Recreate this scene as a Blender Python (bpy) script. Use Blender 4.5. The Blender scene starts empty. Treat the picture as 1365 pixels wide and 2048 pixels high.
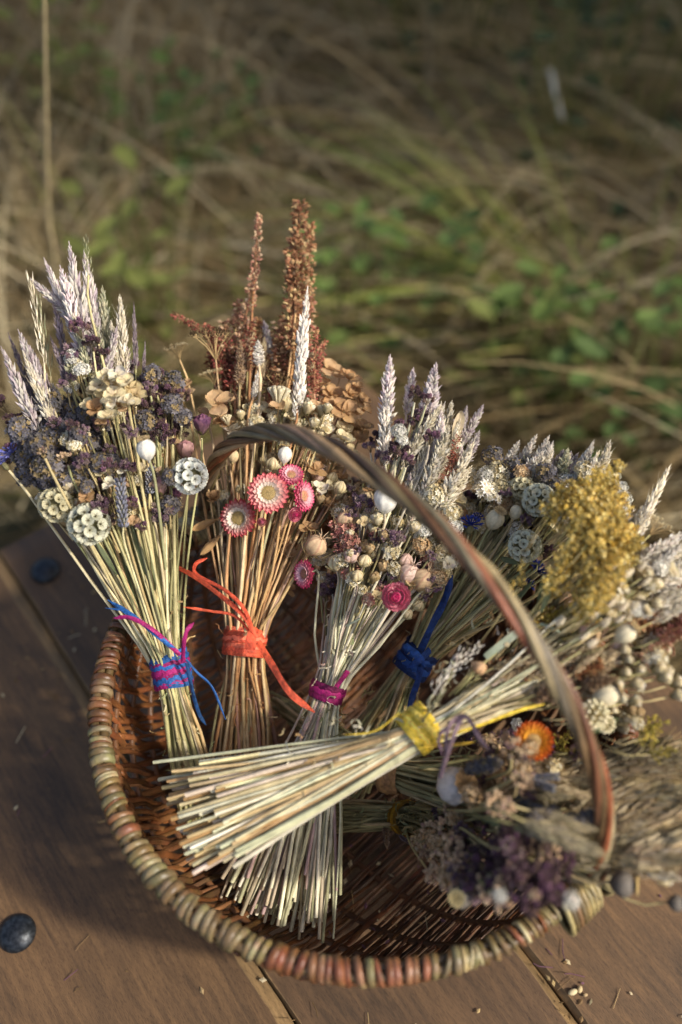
import bpy, math, random
import numpy as np
from mathutils import Vector, Matrix

random.seed(7)
rng = np.random.default_rng(7)
sc = bpy.context.scene
COL = sc.collection
V = Vector
PI = math.pi

# ------------------------------------------------------------------ camera
PITCH = math.radians(54); CAM_H = 0.88; LENS = 35.0
cam_d = bpy.data.cameras.new("camera")
cam = bpy.data.objects.new("camera", cam_d); COL.objects.link(cam)
cam.location = (0, 0, CAM_H); cam.rotation_euler = (PI / 2 - PITCH, 0, 0)
cam_d.sensor_fit = 'VERTICAL'; cam_d.sensor_height = 36; cam_d.lens = LENS
cam_d.clip_start = 0.05; cam_d.clip_end = 300
cam_d.dof.use_dof = True; cam_d.dof.focus_distance = 0.765; cam_d.dof.aperture_fstop = 1.9
cam_d.dof.aperture_blades = 9
sc.camera = cam
# ------------------------------------------------------------------ world, sun, exposure
SUN_EL = math.radians(43); SUN_AZ = math.radians(112)
w = bpy.data.worlds.new("World"); sc.world = w; w.use_nodes = True
nt = w.node_tree; nt.nodes.clear()
sky = nt.nodes.new("ShaderNodeTexSky"); sky.sky_type = 'NISHITA'; sky.sun_disc = False
sky.air_density = 0.75; sky.dust_density = 3.0; sky.ozone_density = 0.3; sky.sun_elevation = SUN_EL; sky.sun_rotation = SUN_AZ
bg = nt.nodes.new("ShaderNodeBackground"); bg.inputs[1].default_value = 0.15
wo = nt.nodes.new("ShaderNodeOutputWorld")
nt.links.new(sky.outputs[0], bg.inputs[0]); nt.links.new(bg.outputs[0], wo.inputs[0])
sl = bpy.data.lights.new("sun", 'SUN'); sl.energy = 3.0; sl.angle = math.radians(4.0); sl.color = (1, 0.94, 0.84)
so = bpy.data.objects.new("sun", sl); COL.objects.link(so)
sdir = V((math.sin(SUN_AZ) * math.cos(SUN_EL), math.cos(SUN_AZ) * math.cos(SUN_EL), math.sin(SUN_EL)))
so.rotation_euler = (-sdir).to_track_quat('-Z', 'Y').to_euler(); so.location = sdir * 5
sc.view_settings.view_transform = 'Standard'; sc.view_settings.look = 'None'
sc.view_settings.gamma = 1; sc.view_settings.exposure = 0.5
sc.view_settings.use_curve_mapping = False

# ------------------------------------------------------------------ where a sight line of the photo meets a height or a distance
FP = LENS / 36 * 2048
cp, sp = math.cos(PITCH), math.sin(PITCH)
CAMP = V((0, 0, CAM_H))
def ray(px, py):
    x = (px - 682.5) / FP; y = -(py - 1024) / FP
    return V((x, cp + y * sp, -sp + y * cp))
def at(px, py, z):
    d = ray(px, py); return CAMP + d * ((z - CAM_H) / d.z)
def atd(px, py, depth): return CAMP + ray(px, py) * depth
def depth_of(p): return p.y * cp + (CAM_H - p.z) * sp
def px_m(p, px): return px * depth_of(p) / FP          # so many photo pixels, in metres, at p

# ------------------------------------------------------------------ helpers
def S(r, g, b, k=1.0):
    """sRGB 0-255 to a linear colour"""
    f = lambda c: (c / 255 / 12.92) if c <= 10 else ((c / 255 + .055) / 1.055) ** 2.4
    return (f(r) * k, f(g) * k, f(b) * k)
def mixc(a, b, t): return tuple(a[i] * (1 - t) + b[i] * t for i in range(3))
def varc(c, v=.12):
    k = 1 + random.uniform(-v, v); return (c[0] * k, c[1] * k * random.uniform(.97, 1.03), c[2] * k * random.uniform(.94, 1.06))
def R(a, b): return random.uniform(a, b)
def perp(d):
    d = d.normalized(); a = V((0, 0, 1)) if abs(d.z) < .9 else V((1, 0, 0))
    x = d.cross(a).normalized(); return x, d.cross(x).normalized()
def rdir():
    z = R(-1, 1); a = R(0, 2 * PI); r = math.sqrt(1 - z * z); return V((r * math.cos(a), r * math.sin(a), z))

class MB:
    def __init__(s): s.v = []; s.f = []; s.c = []
    def vert(s, p, c): s.v.append((p[0], p[1], p[2])); s.c.append(c); return len(s.v) - 1
    def tube(s, pts, rad, sides=5, col=(1, 1, 1), cap=True, capcol=None, flat=1.0, twist=0.0, X=None):
        n = len(pts); rings = []
        for i, p in enumerate(pts):
            t = (pts[min(i + 1, n - 1)] - pts[max(i - 1, 0)])
            if t.length < 1e-9: t = V((0, 0, 1))
            t.normalize()
            if X is None: X = perp(t)[0]
            else:
                X = X - t * X.dot(t)
                X = X.normalized() if X.length > 1e-6 else perp(t)[0]
            Y = t.cross(X)
            r = rad[i] if hasattr(rad, '__len__') else rad
            c = col[i] if isinstance(col, list) else col
            rings.append([s.vert(p + X * (r * math.cos(2 * PI * k / sides + twist * i)) + Y * (r * flat * math.sin(2 * PI * k / sides + twist * i)), c) for k in range(sides)])
        for a, b in zip(rings, rings[1:]):
            for k in range(sides):
                s.f.append((a[k], a[(k + 1) % sides], b[(k + 1) % sides], b[k]))
        if cap:
            for rg, rev in ((rings[0], True), (rings[-1], False)):
                if capcol: rg = [s.vert(s.v[i], capcol) for i in rg]
                s.f.append(tuple(reversed(rg)) if rev else tuple(rg))
        return rings
    def spike(s, b, d, L, r, c0, c1, flat=.6, fat=.35):
        """a pointed seed or husk: six vertices"""
        x, y = perp(d); a = R(0, 6.28); x, y = x * math.cos(a) + y * math.sin(a), y * math.cos(a) - x * math.sin(a)
        m = b + d * (L * fat); i0 = s.vert(b, c0); i5 = s.vert(b + d * L, c1); cm = mixc(c0, c1, .5)
        q = [s.vert(m + x * r, cm), s.vert(m + y * (r * flat), cm), s.vert(m - x * r, cm), s.vert(m - y * (r * flat), cm)]
        for k in range(4):
            s.f.append((i0, q[(k + 1) % 4], q[k])); s.f.append((i5, q[k], q[(k + 1) % 4]))
    def ell(s, c, d, a, b, col, segs=7, rings=5, col2=None, rib=0):
        x, y = perp(d); d = d.normalized(); G = []
        for i in range(1, rings):
            t = PI * i / rings; G.append([])
            for k in range(segs):
                ph = 2 * PI * k / segs; rr = b * math.sin(t) * (1 + (rib if k % 2 else -rib))
                G[-1].append(s.vert(c + d * (-a * math.cos(t)) + x * (rr * math.cos(ph)) + y * (rr * math.sin(ph)), mixc(col, col2, i / rings) if col2 else col))
        i0 = s.vert(c - d * a, col); i1 = s.vert(c + d * a, col2 or col)
        for A, B in zip(G, G[1:]):
            for k in range(segs): s.f.append((A[k], A[(k + 1) % segs], B[(k + 1) % segs], B[k]))
        for k in range(segs):
            s.f.append((i0, G[0][(k + 1) % segs], G[0][k])); s.f.append((i1, G[-1][k], G[-1][(k + 1) % segs]))
    def petal(s, b, d, up, L, W, c0, c1, cup=.2, curl=.2, n=5, m=3, tip=1.6, wr=.0, base=.25):
        """blade from b along d, facing up; width profile from base to a pointed or round tip"""
        d = d.normalized(); sx = d.cross(up).normalized(); up = sx.cross(d).normalized(); rows = []
        ph = R(0, 6.28)
        for i in range(n + 1):
            t = i / n; wd = W * (base + (1 - base) * math.sin(PI * min(1, t * .62) / 1.0)) * (1 - t ** (tip * 2.2)) ** .5 if t < 1 else W * .04
            row = []
            for j in range(-m, m + 1):
                u = j / m
                p = b + d * (L * t * (1 - curl * .3 * t)) + sx * (wd * u) + up * (cup * W * u * u + curl * L * t * t + wr * W * math.sin(7 * u + ph + 4 * t))
                row.append(s.vert(p, varc(mixc(c0, c1, t), .05)))
            rows.append(row)
        for A, B in zip(rows, rows[1:]):
            for j in range(2 * m): s.f.append((A[j], A[j + 1], B[j + 1], B[j]))
    def floret(s, b, d, r, col, n=5, cen=None, cup=.35, col1=None):
        x, y = perp(d); a0 = R(0, 6.28); cen = cen or col; col1 = col1 or col
        ic = s.vert(b, cen)
        for k in range(n):
            a = a0 + 2 * PI * k / n; h = PI / n * .85
            u = x * math.cos(a) + y * math.sin(a)
            l = x * math.cos(a - h) + y * math.sin(a - h); rr = x * math.cos(a + h) + y * math.sin(a + h)
            c = varc(col, .15)
            i1 = s.vert(b + l * (r * .6) + d * (r * cup * .7), c); i2 = s.vert(b + u * r + d * (r * cup), varc(col1, .1)); i3 = s.vert(b + rr * (r * .6) + d * (r * cup * .7), c)
            s.f.append((ic, i1, i2, i3))
    def lathe(s, prof, segs=14, ribs=0, rib=.0, col=(1, 1, 1), colf=None):
        rows = []
        for i, (r, z) in enumerate(prof):
            rows.append([s.vert((r * (1 + rib * math.cos(ribs * 2 * PI * k / segs)) * math.cos(2 * PI * k / segs), r * (1 + rib * math.cos(ribs * 2 * PI * k / segs)) * math.sin(2 * PI * k / segs), z), colf(i / (len(prof) - 1), k) if colf else col) for k in range(segs)])
        for A, B in zip(rows, rows[1:]):
            for k in range(segs): s.f.append((A[k], A[(k + 1) % segs], B[(k + 1) % segs], B[k]))
        s.f.append(tuple(reversed(rows[0]))); s.f.append(tuple(rows[-1]))
    def mesh(s, name, mat, smooth=True):
        me = bpy.data.meshes.new(name); me.from_pydata(s.v, [], s.f)
        ca = me.color_attributes.new("Col", 'FLOAT_COLOR', 'POINT')
        a = np.ones((len(s.v), 4), dtype=np.float32); a[:, :3] = np.array(s.c, dtype=np.float32).reshape(-1, 3)
        ca.data.foreach_set("color", a.ravel())
        me.materials.append(mat)
        if smooth: me.polygons.foreach_set("use_smooth", [True] * len(me.polygons))
        me.update(); return me

def link(name, me, parent=None, M=None):
    o = bpy.data.objects.new(name, me); COL.objects.link(o)
    if parent: o.parent = parent
    if M is not None: o.matrix_local = M
    return o
def tag(o, label=None, cat=None, group=None, kind=None):
    if label: o['label'] = label
    if cat: o['category'] = cat
    if group: o['group'] = group
    if kind: o['kind'] = kind
    return o
def empty(name, loc, label, cat, group=None):
    o = bpy.data.objects.new(name, None); COL.objects.link(o); o.location = loc; o.empty_display_size = .02
    return tag(o, label, cat, group)
def frame(pos, d, scale=(1, 1, 1), roll=None):
    d = d.normalized(); x, y = perp(d); a = R(0, 6.28) if roll is None else roll
    x2 = x * math.cos(a) + y * math.sin(a); y2 = d.cross(x2)
    if not hasattr(scale, '__len__'): scale = (scale,) * 3
    M = Matrix(((x2.x * scale[0], y2.x * scale[1], d.x * scale[2], pos.x), (x2.y * scale[0], y2.y * scale[1], d.y * scale[2], pos.y), (x2.z * scale[0], y2.z * scale[1], d.z * scale[2], pos.z), (0, 0, 0, 1)))
    return M
def catmull(P, n):
    P = [P[0] * 2 - P[1]] + list(P) + [P[-1] * 2 - P[-2]]; out = []
    for i in range(1, len(P) - 2):
        for k in range(n):
            t = k / n; a, b, c, d = P[i - 1], P[i], P[i + 1], P[i + 2]
            out.append(((b * 2) + (c - a) * t + (a * 2 - b * 5 + c * 4 - d) * t * t + (b * 3 - a - c * 3 + d) * t ** 3) * .5)
    out.append(P[-2].copy()); return out

# ------------------------------------------------------------------ materials
def nodes(name):
    m = bpy.data.materials.new(name); m.use_nodes = True; n = m.node_tree
    return m, n, n.nodes["Principled BSDF"]
def N(n, t, **k):
    x = n.nodes.new(t)
    for a, b in k.items():
        if isinstance(a, str) and hasattr(x, a): setattr(x, a, b)
    return x
def plantlike(name, rough=.75, trans=.0, noise=(60, .35), bump=.0, objvar=.25, stretch=None, spec=.25, bscale=300):
    m, n, b = nodes(name); L = n.links.new
    at_ = n.nodes.new("ShaderNodeAttribute"); at_.attribute_name = "Col"
    tc = n.nodes.new("ShaderNodeTexCoord"); nz = n.nodes.new("ShaderNodeTexNoise"); nz.inputs["Scale"].default_value = noise[0]; nz.inputs["Detail"].default_value = 4
    src = tc.outputs["Object"]
    if stretch:
        mp = n.nodes.new("ShaderNodeMapping"); mp.inputs["Scale"].default_value = stretch; L(src, mp.inputs[0]); src = mp.outputs[0]
    L(src, nz.inputs["Vector"])
    mr = n.nodes.new("ShaderNodeMapRange"); mr.inputs[1].default_value = .25; mr.inputs[2].default_value = .75
    mr.inputs[3].default_value = 1 - noise[1]; mr.inputs[4].default_value = 1 + noise[1]; L(nz.outputs[0], mr.inputs[0])
    oi = n.nodes.new("ShaderNodeObjectInfo"); mo = n.nodes.new("ShaderNodeMapRange"); mo.inputs[3].default_value = 1 - objvar; mo.inputs[4].default_value = 1 + objvar
    L(oi.outputs["Random"], mo.inputs[0])
    mu = n.nodes.new("ShaderNodeMath"); mu.operation = 'MULTIPLY'; L(mr.outputs[0], mu.inputs[0]); L(mo.outputs[0], mu.inputs[1])
    vm = n.nodes.new("ShaderNodeVectorMath"); vm.operation = 'SCALE'; L(at_.outputs["Color"], vm.inputs[0]); L(mu.outputs[0], vm.inputs["Scale"])
    L(vm.outputs[0], b.inputs["Base Color"]); b.inputs["Roughness"].default_value = rough
    b.inputs["Specular IOR Level"].default_value = spec
    if bump:
        n2 = n.nodes.new("ShaderNodeTexNoise"); n2.inputs["Scale"].default_value = bscale; n2.inputs["Detail"].default_value = 3; L(src, n2.inputs["Vector"])
        bp = n.nodes.new("ShaderNodeBump"); bp.inputs["Strength"].default_value = bump; bp.inputs["Distance"].default_value = .001; L(n2.outputs[0], bp.inputs["Height"]); L(bp.outputs[0], b.inputs["Normal"])
    if trans:
        tr = n.nodes.new("ShaderNodeBsdfTranslucent"); L(vm.outputs[0], tr.inputs[0]); mx = n.nodes.new("ShaderNodeMixShader"); mx.inputs[0].default_value = trans
        L(b.outputs[0], mx.inputs[1]); L(tr.outputs[0], mx.inputs[2]); L(mx.outputs[0], n.nodes["Material Output"].inputs[0])
    return m
M_PLANT = plantlike("dried_plant", trans=.18, noise=(9, .22))
M_PETAL = plantlike("dried_petal", trans=.28, noise=(6, .15), objvar=.12, rough=.6)
M_STEM = plantlike("dried_stem", rough=.6, noise=(90, .28), objvar=.22, bump=.5, bscale=500)
M_POD = plantlike("seed_pod", rough=.65, noise=(3, .2), objvar=.12, bump=.3, bscale=14)
M_RAFFIA = plantlike("raffia", rough=.55, noise=(260, .5), objvar=.22, bump=1.0, bscale=600, spec=.35, trans=.1)
M_WILLOW = plantlike("willow", rough=.42, noise=(70, .4), objvar=.3, bump=.45, bscale=350, spec=.45)
M_GRASS = plantlike("field_grass", rough=.7, trans=.25, noise=(3, .2), objvar=.0)
M_TWIG = plantlike("bark", rough=.9, noise=(20, .3), objvar=.1)

def wood_mat():
    m, n, b = nodes("oiled_wood"); L = n.links.new
    tc = n.nodes.new("ShaderNodeTexCoord"); at_ = n.nodes.new("ShaderNodeAttribute"); at_.attribute_name = "Col"
    oi = n.nodes.new("ShaderNodeObjectInfo"); off = n.nodes.new("ShaderNodeVectorMath"); off.operation = 'SCALE'
    cx = n.nodes.new("ShaderNodeCombineXYZ"); cx.inputs[0].default_value = 5; cx.inputs[1].default_value = 9; cx.inputs[2].default_value = 3
    L(cx.outputs[0], off.inputs[0]); L(oi.outputs["Random"], off.inputs["Scale"])
    ad = n.nodes.new("ShaderNodeVectorMath"); L(tc.outputs["Object"], ad.inputs[0]); L(off.outputs[0], ad.inputs[1])
    def noise(scale, st, det=5, dist=0):
        mp = n.nodes.new("ShaderNodeMapping"); mp.inputs["Scale"].default_value = st; L(ad.outputs[0], mp.inputs[0])
        z = n.nodes.new("ShaderNodeTexNoise"); z.inputs["Scale"].default_value = scale; z.inputs["Detail"].default_value = det; z.inputs["Distortion"].default_value = dist; L(mp.outputs[0], z.inputs["Vector"]); return z
    big = noise(5, (1, 3.2, 1), 4, .5); grain = noise(26, (1, 9, 3), 6, .6); fine = noise(260, (1, 9, 9), 3)
    cr = n.nodes.new("ShaderNodeValToRGB"); e = cr.color_ramp.elements
    e[0].position = .3; e[0].color = (*S(64, 53, 40), 1); e[1].position = .72; e[1].color = (*S(128, 101, 68), 1)
    x = cr.color_ramp.elements.new(.5); x.color = (*S(98, 77, 53), 1)
    mx = n.nodes.new("ShaderNodeMath"); mx.operation = 'MULTIPLY_ADD'; mx.inputs[1].default_value = .55; L(big.outputs[0], mx.inputs[0])
    m2 = n.nodes.new("ShaderNodeMath"); m2.operation = 'MULTIPLY'; m2.inputs[1].default_value = .45; L(grain.outputs[0], m2.inputs[0]); L(m2.outputs[0], mx.inputs[2])
    L(mx.outputs[0], cr.inputs[0])
    # pores: short dark flecks along the grain
    fl = n.nodes.new("ShaderNodeMapRange"); fl.inputs[1].default_value = .34; fl.inputs[2].default_value = .47; fl.inputs[3].default_value = .55; fl.inputs[4].default_value = 1; L(fine.outputs[0], fl.inputs[0])
    # knots
    vo = n.nodes.new("ShaderNodeTexVoronoi"); vo.inputs["Scale"].default_value = 3.2
    mpv = n.nodes.new("ShaderNodeMapping"); mpv.inputs["Scale"].default_value = (1, 1.7, 1); L(ad.outputs[0], mpv.inputs[0]); L(mpv.outputs[0], vo.inputs["Vector"])
    kn = n.nodes.new("ShaderNodeMapRange"); kn.inputs[1].default_value = .02; kn.inputs[2].default_value = .075; kn.inputs[3].default_value = .35; kn.inputs[4].default_value = 1; L(vo.outputs["Distance"], kn.inputs[0])
    mk = n.nodes.new("ShaderNodeMath"); mk.operation = 'MULTIPLY'; L(fl.outputs[0], mk.inputs[0]); L(kn.outputs[0], mk.inputs[1])
    vs = n.nodes.new("ShaderNodeVectorMath"); vs.operation = 'SCALE'; L(cr.outputs[0], vs.inputs[0]); L(mk.outputs[0], vs.inputs["Scale"])
    vm = n.nodes.new("ShaderNodeVectorMath"); vm.operation = 'MULTIPLY'; L(vs.outputs[0], vm.inputs[0]); L(at_.outputs["Color"], vm.inputs[1])
    L(vm.outputs[0], b.inputs["Base Color"])
    rr = n.nodes.new("ShaderNodeMapRange"); rr.inputs[3].default_value = .42; rr.inputs[4].default_value = .7; L(grain.outputs[0], rr.inputs[0]); L(rr.outputs[0], b.inputs["Roughness"])
    b.inputs["Specular IOR Level"].default_value = .35
    bp = n.nodes.new("ShaderNodeBump"); bp.inputs["Strength"].default_value = .35; bp.inputs["Distance"].default_value = .0008
    ab = n.nodes.new("ShaderNodeMath"); L(fine.outputs[0], ab.inputs[0]); L(grain.outputs[0], ab.inputs[1]); L(ab.outputs[0], bp.inputs["Height"]); L(bp.outputs[0], b.inputs["Normal"])
    return m
M_WOOD = wood_mat()
def metal_mat():
    m, n, b = nodes("dark_bolt_metal"); L = n.links.new
    tc = n.nodes.new("ShaderNodeTexCoord"); z = n.nodes.new("ShaderNodeTexNoise"); z.inputs["Scale"].default_value = 260; z.inputs["Detail"].default_value = 5; L(tc.outputs["Object"], z.inputs["Vector"])
    cr = n.nodes.new("ShaderNodeValToRGB"); cr.color_ramp.elements[0].position = .35; cr.color_ramp.elements[1].position = .75
    cr.color_ramp.elements[0].color = (.012, .014, .017, 1); cr.color_ramp.elements[1].color = (.055, .062, .07, 1); L(z.outputs[0], cr.inputs[0]); L(cr.outputs[0], b.inputs["Base Color"])
    b.inputs["Metallic"].default_value = .6; b.inputs["Roughness"].default_value = .38
    bp = n.nodes.new("ShaderNodeBump"); bp.inputs["Strength"].default_value = .4; bp.inputs["Distance"].default_value = .0006; L(z.outputs[0], bp.inputs["Height"]); L(bp.outputs[0], b.inputs["Normal"])
    return m
M_BOLT = metal_mat()
def soil_mat():
    m, n, b = nodes("thatch_and_soil"); L = n.links.new
    tc = n.nodes.new("ShaderNodeTexCoord")
    z = n.nodes.new("ShaderNodeTexNoise"); z.inputs["Scale"].default_value = 2.2; z.inputs["Detail"].default_value = 8; L(tc.outputs["Object"], z.inputs["Vector"])
    cr = n.nodes.new("ShaderNodeValToRGB"); e = cr.color_ramp.elements; e[0].position = .35; e[0].color = (.022, .018, .011, 1); e[1].position = .68; e[1].color = (.085, .068, .036, 1)
    x = e.new(.5); x.color = (.035, .036, .014, 1); L(z.outputs[0], cr.inputs[0]); L(cr.outputs[0], b.inputs["Base Color"]); b.inputs["Roughness"].default_value = .95
    z2 = n.nodes.new("ShaderNodeTexNoise"); z2.inputs["Scale"].default_value = 30; z2.inputs["Detail"].default_value = 6; L(tc.outputs["Object"], z2.inputs["Vector"])
    bp = n.nodes.new("ShaderNodeBump"); bp.inputs["Strength"].default_value = .8; bp.inputs["Distance"].default_value = .02; L(z2.outputs[0], bp.inputs["Height"]); L(bp.outputs[0], b.inputs["Normal"])
    return m
M_SOIL = soil_mat()

# ------------------------------------------------------------------ ground
GZ = -0.42
def gz(x, y): return GZ + .035 * math.sin(x * 2.1 + .4) * math.cos(y * 1.7) + .02 * math.sin(x * 5 + y * 3.1) + max(0, y - 2.2) * .06
mb = MB(); idx = {}
xs = [-60, -25, -10] + [i * .25 for i in range(-20, 21)] + [10, 25, 60]; ys = [-60, -20, -6] + [-3 + i * .25 for i in range(0, 45)] + [12, 20, 40, 80]
for i, x in enumerate(xs):
    for j, y in enumerate(ys): idx[i, j] = mb.vert((x, y, gz(x, min(y, 8))), (1, 1, 1))
for i in range(len(xs) - 1):
    for j in range(len(ys) - 1): mb.f.append((idx[i, j], idx[i + 1, j], idx[i + 1, j + 1], idx[i, j + 1]))
tag(link("ground", mb.mesh("ground", M_SOIL)), "brown matted soil and thatch of the rough meadow", kind="structure")

def blades(roots, dirs, L, th0, k, W, c0, c1, segs=7, side=0.0):
    """vectorised arching grass blades -> one mesh"""
    n = len(roots); t = np.linspace(0, 1, segs + 1)[None]
    th = th0[:, None] - k[:, None] * t
    ds = (L / segs)[:, None]
    h = np.cumsum(np.cos(th) * ds, 1); h = np.concatenate([np.zeros((n, 1)), h[:, :-1]], 1)
    z = np.cumsum(np.sin(th) * ds, 1); z = np.concatenate([np.zeros((n, 1)), z[:, :-1]], 1)
    bend = rng.normal(0, .12 + side, n)[:, None] * t * t * L[:, None]
    px = roots[:, 0:1] + dirs[:, 0:1] * h - dirs[:, 1:2] * bend; py = roots[:, 1:2] + dirs[:, 1:2] * h + dirs[:, 0:1] * bend
    g = GZ + .035 * np.sin(px * 2.1 + .4) * np.cos(py * 1.7) + .02 * np.sin(px * 5 + py * 3.1) + np.maximum(0, py - 2.2) * .06
    pz = np.maximum(roots[:, 2:3] + z, g + .006 + .05 * rng.random((n, 1)))
    wd = W[:, None] * (1 - t ** 2.2) * .5 + .0003
    tw = rng.normal(0, .5, n)[:, None] * (1 + t)
    sx = -dirs[:, 1:2] * np.cos(tw); sy = dirs[:, 0:1] * np.cos(tw); sz = np.sin(tw) * np.ones_like(sx)
    A = np.stack([px - sx * wd, py - sy * wd, pz - sz * wd], 2); B = np.stack([px + sx * wd, py + sy * wd, pz + sz * wd], 2)
    VV = np.stack([A, B], 2).reshape(-1, 3); m = segs + 1
    base = (np.arange(n) * m * 2)[:, None] + (np.arange(segs) * 2)[None]
    F = np.stack([base, base + 1, base + 3, base + 2], 2).reshape(-1)
    C = c0[:, None, :] * (1 - t[..., None]) + c1[:, None, :] * t[..., None]; C = np.repeat(C.reshape(-1, 3), 2, 0)
    return VV, F, C
def np_mesh(name, parts, mat):
    off = 0; VS = []; FS = []; CS = []
    for v, f, c in parts: VS.append(v); FS.append(f + off); CS.append(c); off += len(v)
    v = np.concatenate(VS).astype(np.float32); f = np.concatenate(FS).astype(np.int32); c = np.concatenate(CS)
    me = bpy.data.meshes.new(name); me.vertices.add(len(v)); me.vertices.foreach_set("co", v.ravel())
    me.loops.add(len(f)); me.loops.foreach_set("vertex_index", f); nf = len(f) // 4
    me.polygons.add(nf); me.polygons.foreach_set("loop_start", np.arange(nf, dtype=np.int32) * 4); me.polygons.foreach_set("loop_total", np.full(nf, 4, dtype=np.int32))
    me.update(calc_edges=True)
    ca = me.color_attributes.new("Col", 'FLOAT_COLOR', 'POINT'); a = np.ones((len(v), 4), dtype=np.float32); a[:, :3] = c; ca.data.foreach_set("color", a.ravel())
    me.materials.append(mat); me.polygons.foreach_set("use_smooth", np.ones(nf, dtype=bool)); return me
DRY = np.array([S(190, 168, 122), S(166, 144, 100), S(134, 112, 74), S(202, 186, 148), S(106, 90, 60)])
GRN = np.array([S(118, 128, 58), S(140, 142, 70), S(96, 112, 52), S(168, 160, 84)])
def field(n_clumps, per, xr, yr, pal, Lr, Wr, th=(.2, 1.2), kr=(1.0, 2.6), flow=None, dark=1.0, avoid=True):
    parts = []
    for _ in range(n_clumps):
        y = rng.uniform(*yr); x = rng.uniform(*xr) * (.5 + .28 * y)
        if avoid and y < 1.0 and x < .55: continue
        n = int(per * rng.uniform(.5, 1.4)); base = flow(x, y) if flow else rng.uniform(0, 6.28)
        a = base + rng.normal(0, .75, n); r = rng.normal(0, .07, (n, 2))
        roots = np.stack([x + r[:, 0], y + r[:, 1], np.full(n, gz(x, y) - .01)], 1)
        L = rng.uniform(*Lr, n); cc = pal[rng.integers(0, len(pal))] * rng.uniform(.7, 1.15)
        c = cc[None] * rng.uniform(.7, 1.2, (n, 1)) * dark
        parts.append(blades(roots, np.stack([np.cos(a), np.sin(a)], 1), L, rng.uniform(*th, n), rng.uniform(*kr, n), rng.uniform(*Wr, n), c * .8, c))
    return parts
flow = lambda x, y: 2.9 + .9 * math.sin(x * 1.6 + .5) + .6 * math.cos(y * 1.9)
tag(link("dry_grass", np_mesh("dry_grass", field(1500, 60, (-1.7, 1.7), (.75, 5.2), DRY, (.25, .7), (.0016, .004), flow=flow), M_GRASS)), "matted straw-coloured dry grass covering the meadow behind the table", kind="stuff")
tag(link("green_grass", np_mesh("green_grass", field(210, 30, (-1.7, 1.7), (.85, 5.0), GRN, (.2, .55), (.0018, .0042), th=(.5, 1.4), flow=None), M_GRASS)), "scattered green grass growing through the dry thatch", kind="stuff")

def tussock(px, py, n, ang, spread, Lr, label, pal, W=(.004, .008), th=(.5, 1.3), k=(1.2, 2.4)):
    c = at(px, py, GZ); a = ang + rng.normal(0, spread, n); r = rng.normal(0, .03, (n, 2)); z = gz(c.x, c.y)
    o = tag(link("grass_tussock", None), label, "grass tussock"); o.location = (c.x, c.y, z)
    bl = []
    for i in range(n):
        cc = pal[rng.integers(0, len(pal))] * rng.uniform(.8, 1.25)
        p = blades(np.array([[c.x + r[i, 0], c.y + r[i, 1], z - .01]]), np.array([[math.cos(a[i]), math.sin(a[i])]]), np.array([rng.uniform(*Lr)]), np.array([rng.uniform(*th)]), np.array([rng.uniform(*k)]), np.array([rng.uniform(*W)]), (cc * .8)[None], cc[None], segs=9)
        p = (p[0] - np.array([[c.x, c.y, z]]), p[1], p[2])
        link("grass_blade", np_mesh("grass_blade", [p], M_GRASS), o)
YG = np.array([S(168, 168, 84), S(150, 158, 74), S(186, 178, 104), S(120, 138, 64)])
tussock(1120, 690, 190, 2.75, .45, (.45, .85), "yellow-green sedge tussock arching left behind the helichrysum basket", YG * 1.15, W=(.003, .006), th=(.45, 1.15), k=(1.2, 2.1))
tussock(1240, 800, 34, 1.9, .8, (.25, .5), "upright green grass tussock behind the yellow flower cluster", GRN * 1.1, th=(.9, 1.5), k=(.3, 1.3))
tussock(560, 520, 40, 2.2, 1.1, (.3, .6), "pale straw tussock behind the rust coloured dock spikes", DRY * 1.15)

def weed(px, py, n, size, col, label, h=(.05, .22)):
    c = at(px, py, GZ + .08); z = gz(c.x, c.y); o = empty("leafy_weed", (c.x, c.y, z), label, "weed")
    me = []
    for v in range(2):
        m = MB(); m.petal(V((0, 0, 0)), V((1, 0, .1)), V((0, 0, 1)), 1, .42, varc(col), varc(col), cup=.25, curl=-.12, n=5, m=2, tip=1.3); me.append(m.mesh("leaf", M_GRASS))
    for i in range(int(n * 2.2)):
        a = R(0, 6.28); rr = size * math.sqrt(R(0, 1)); p = V((rr * math.cos(a), rr * math.sin(a), R(*h)))
        m = MB(); m.tube([V((p.x * .3, p.y * .3, 0)), V((p.x * .8, p.y * .8, p.z * .7)), p], [.002, .0015, .001], 3, S(96, 104, 50)); link("stalk", m.mesh("stalk", M_GRASS), o)
        s_ = R(.022, .05); d = V((math.cos(a + R(-1, 1)), math.sin(a + R(-1, 1)), R(-.2, .5))).normalized()
        x = d; y = V((0, 0, 1)).cross(x).normalized(); zz = x.cross(y)
        Mx = Matrix(((x.x * s_, y.x * s_, zz.x * s_, p.x), (x.y * s_, y.y * s_, zz.y * s_, p.y), (x.z * s_, y.z * s_, zz.z * s_, p.z), (0, 0, 0, 1)))
        link("leaf", random.choice(me), o, Mx)
G1 = S(92, 110, 54); G2 = S(104, 110, 54); G3 = S(76, 94, 48); G4 = S(56, 68, 38)
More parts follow.
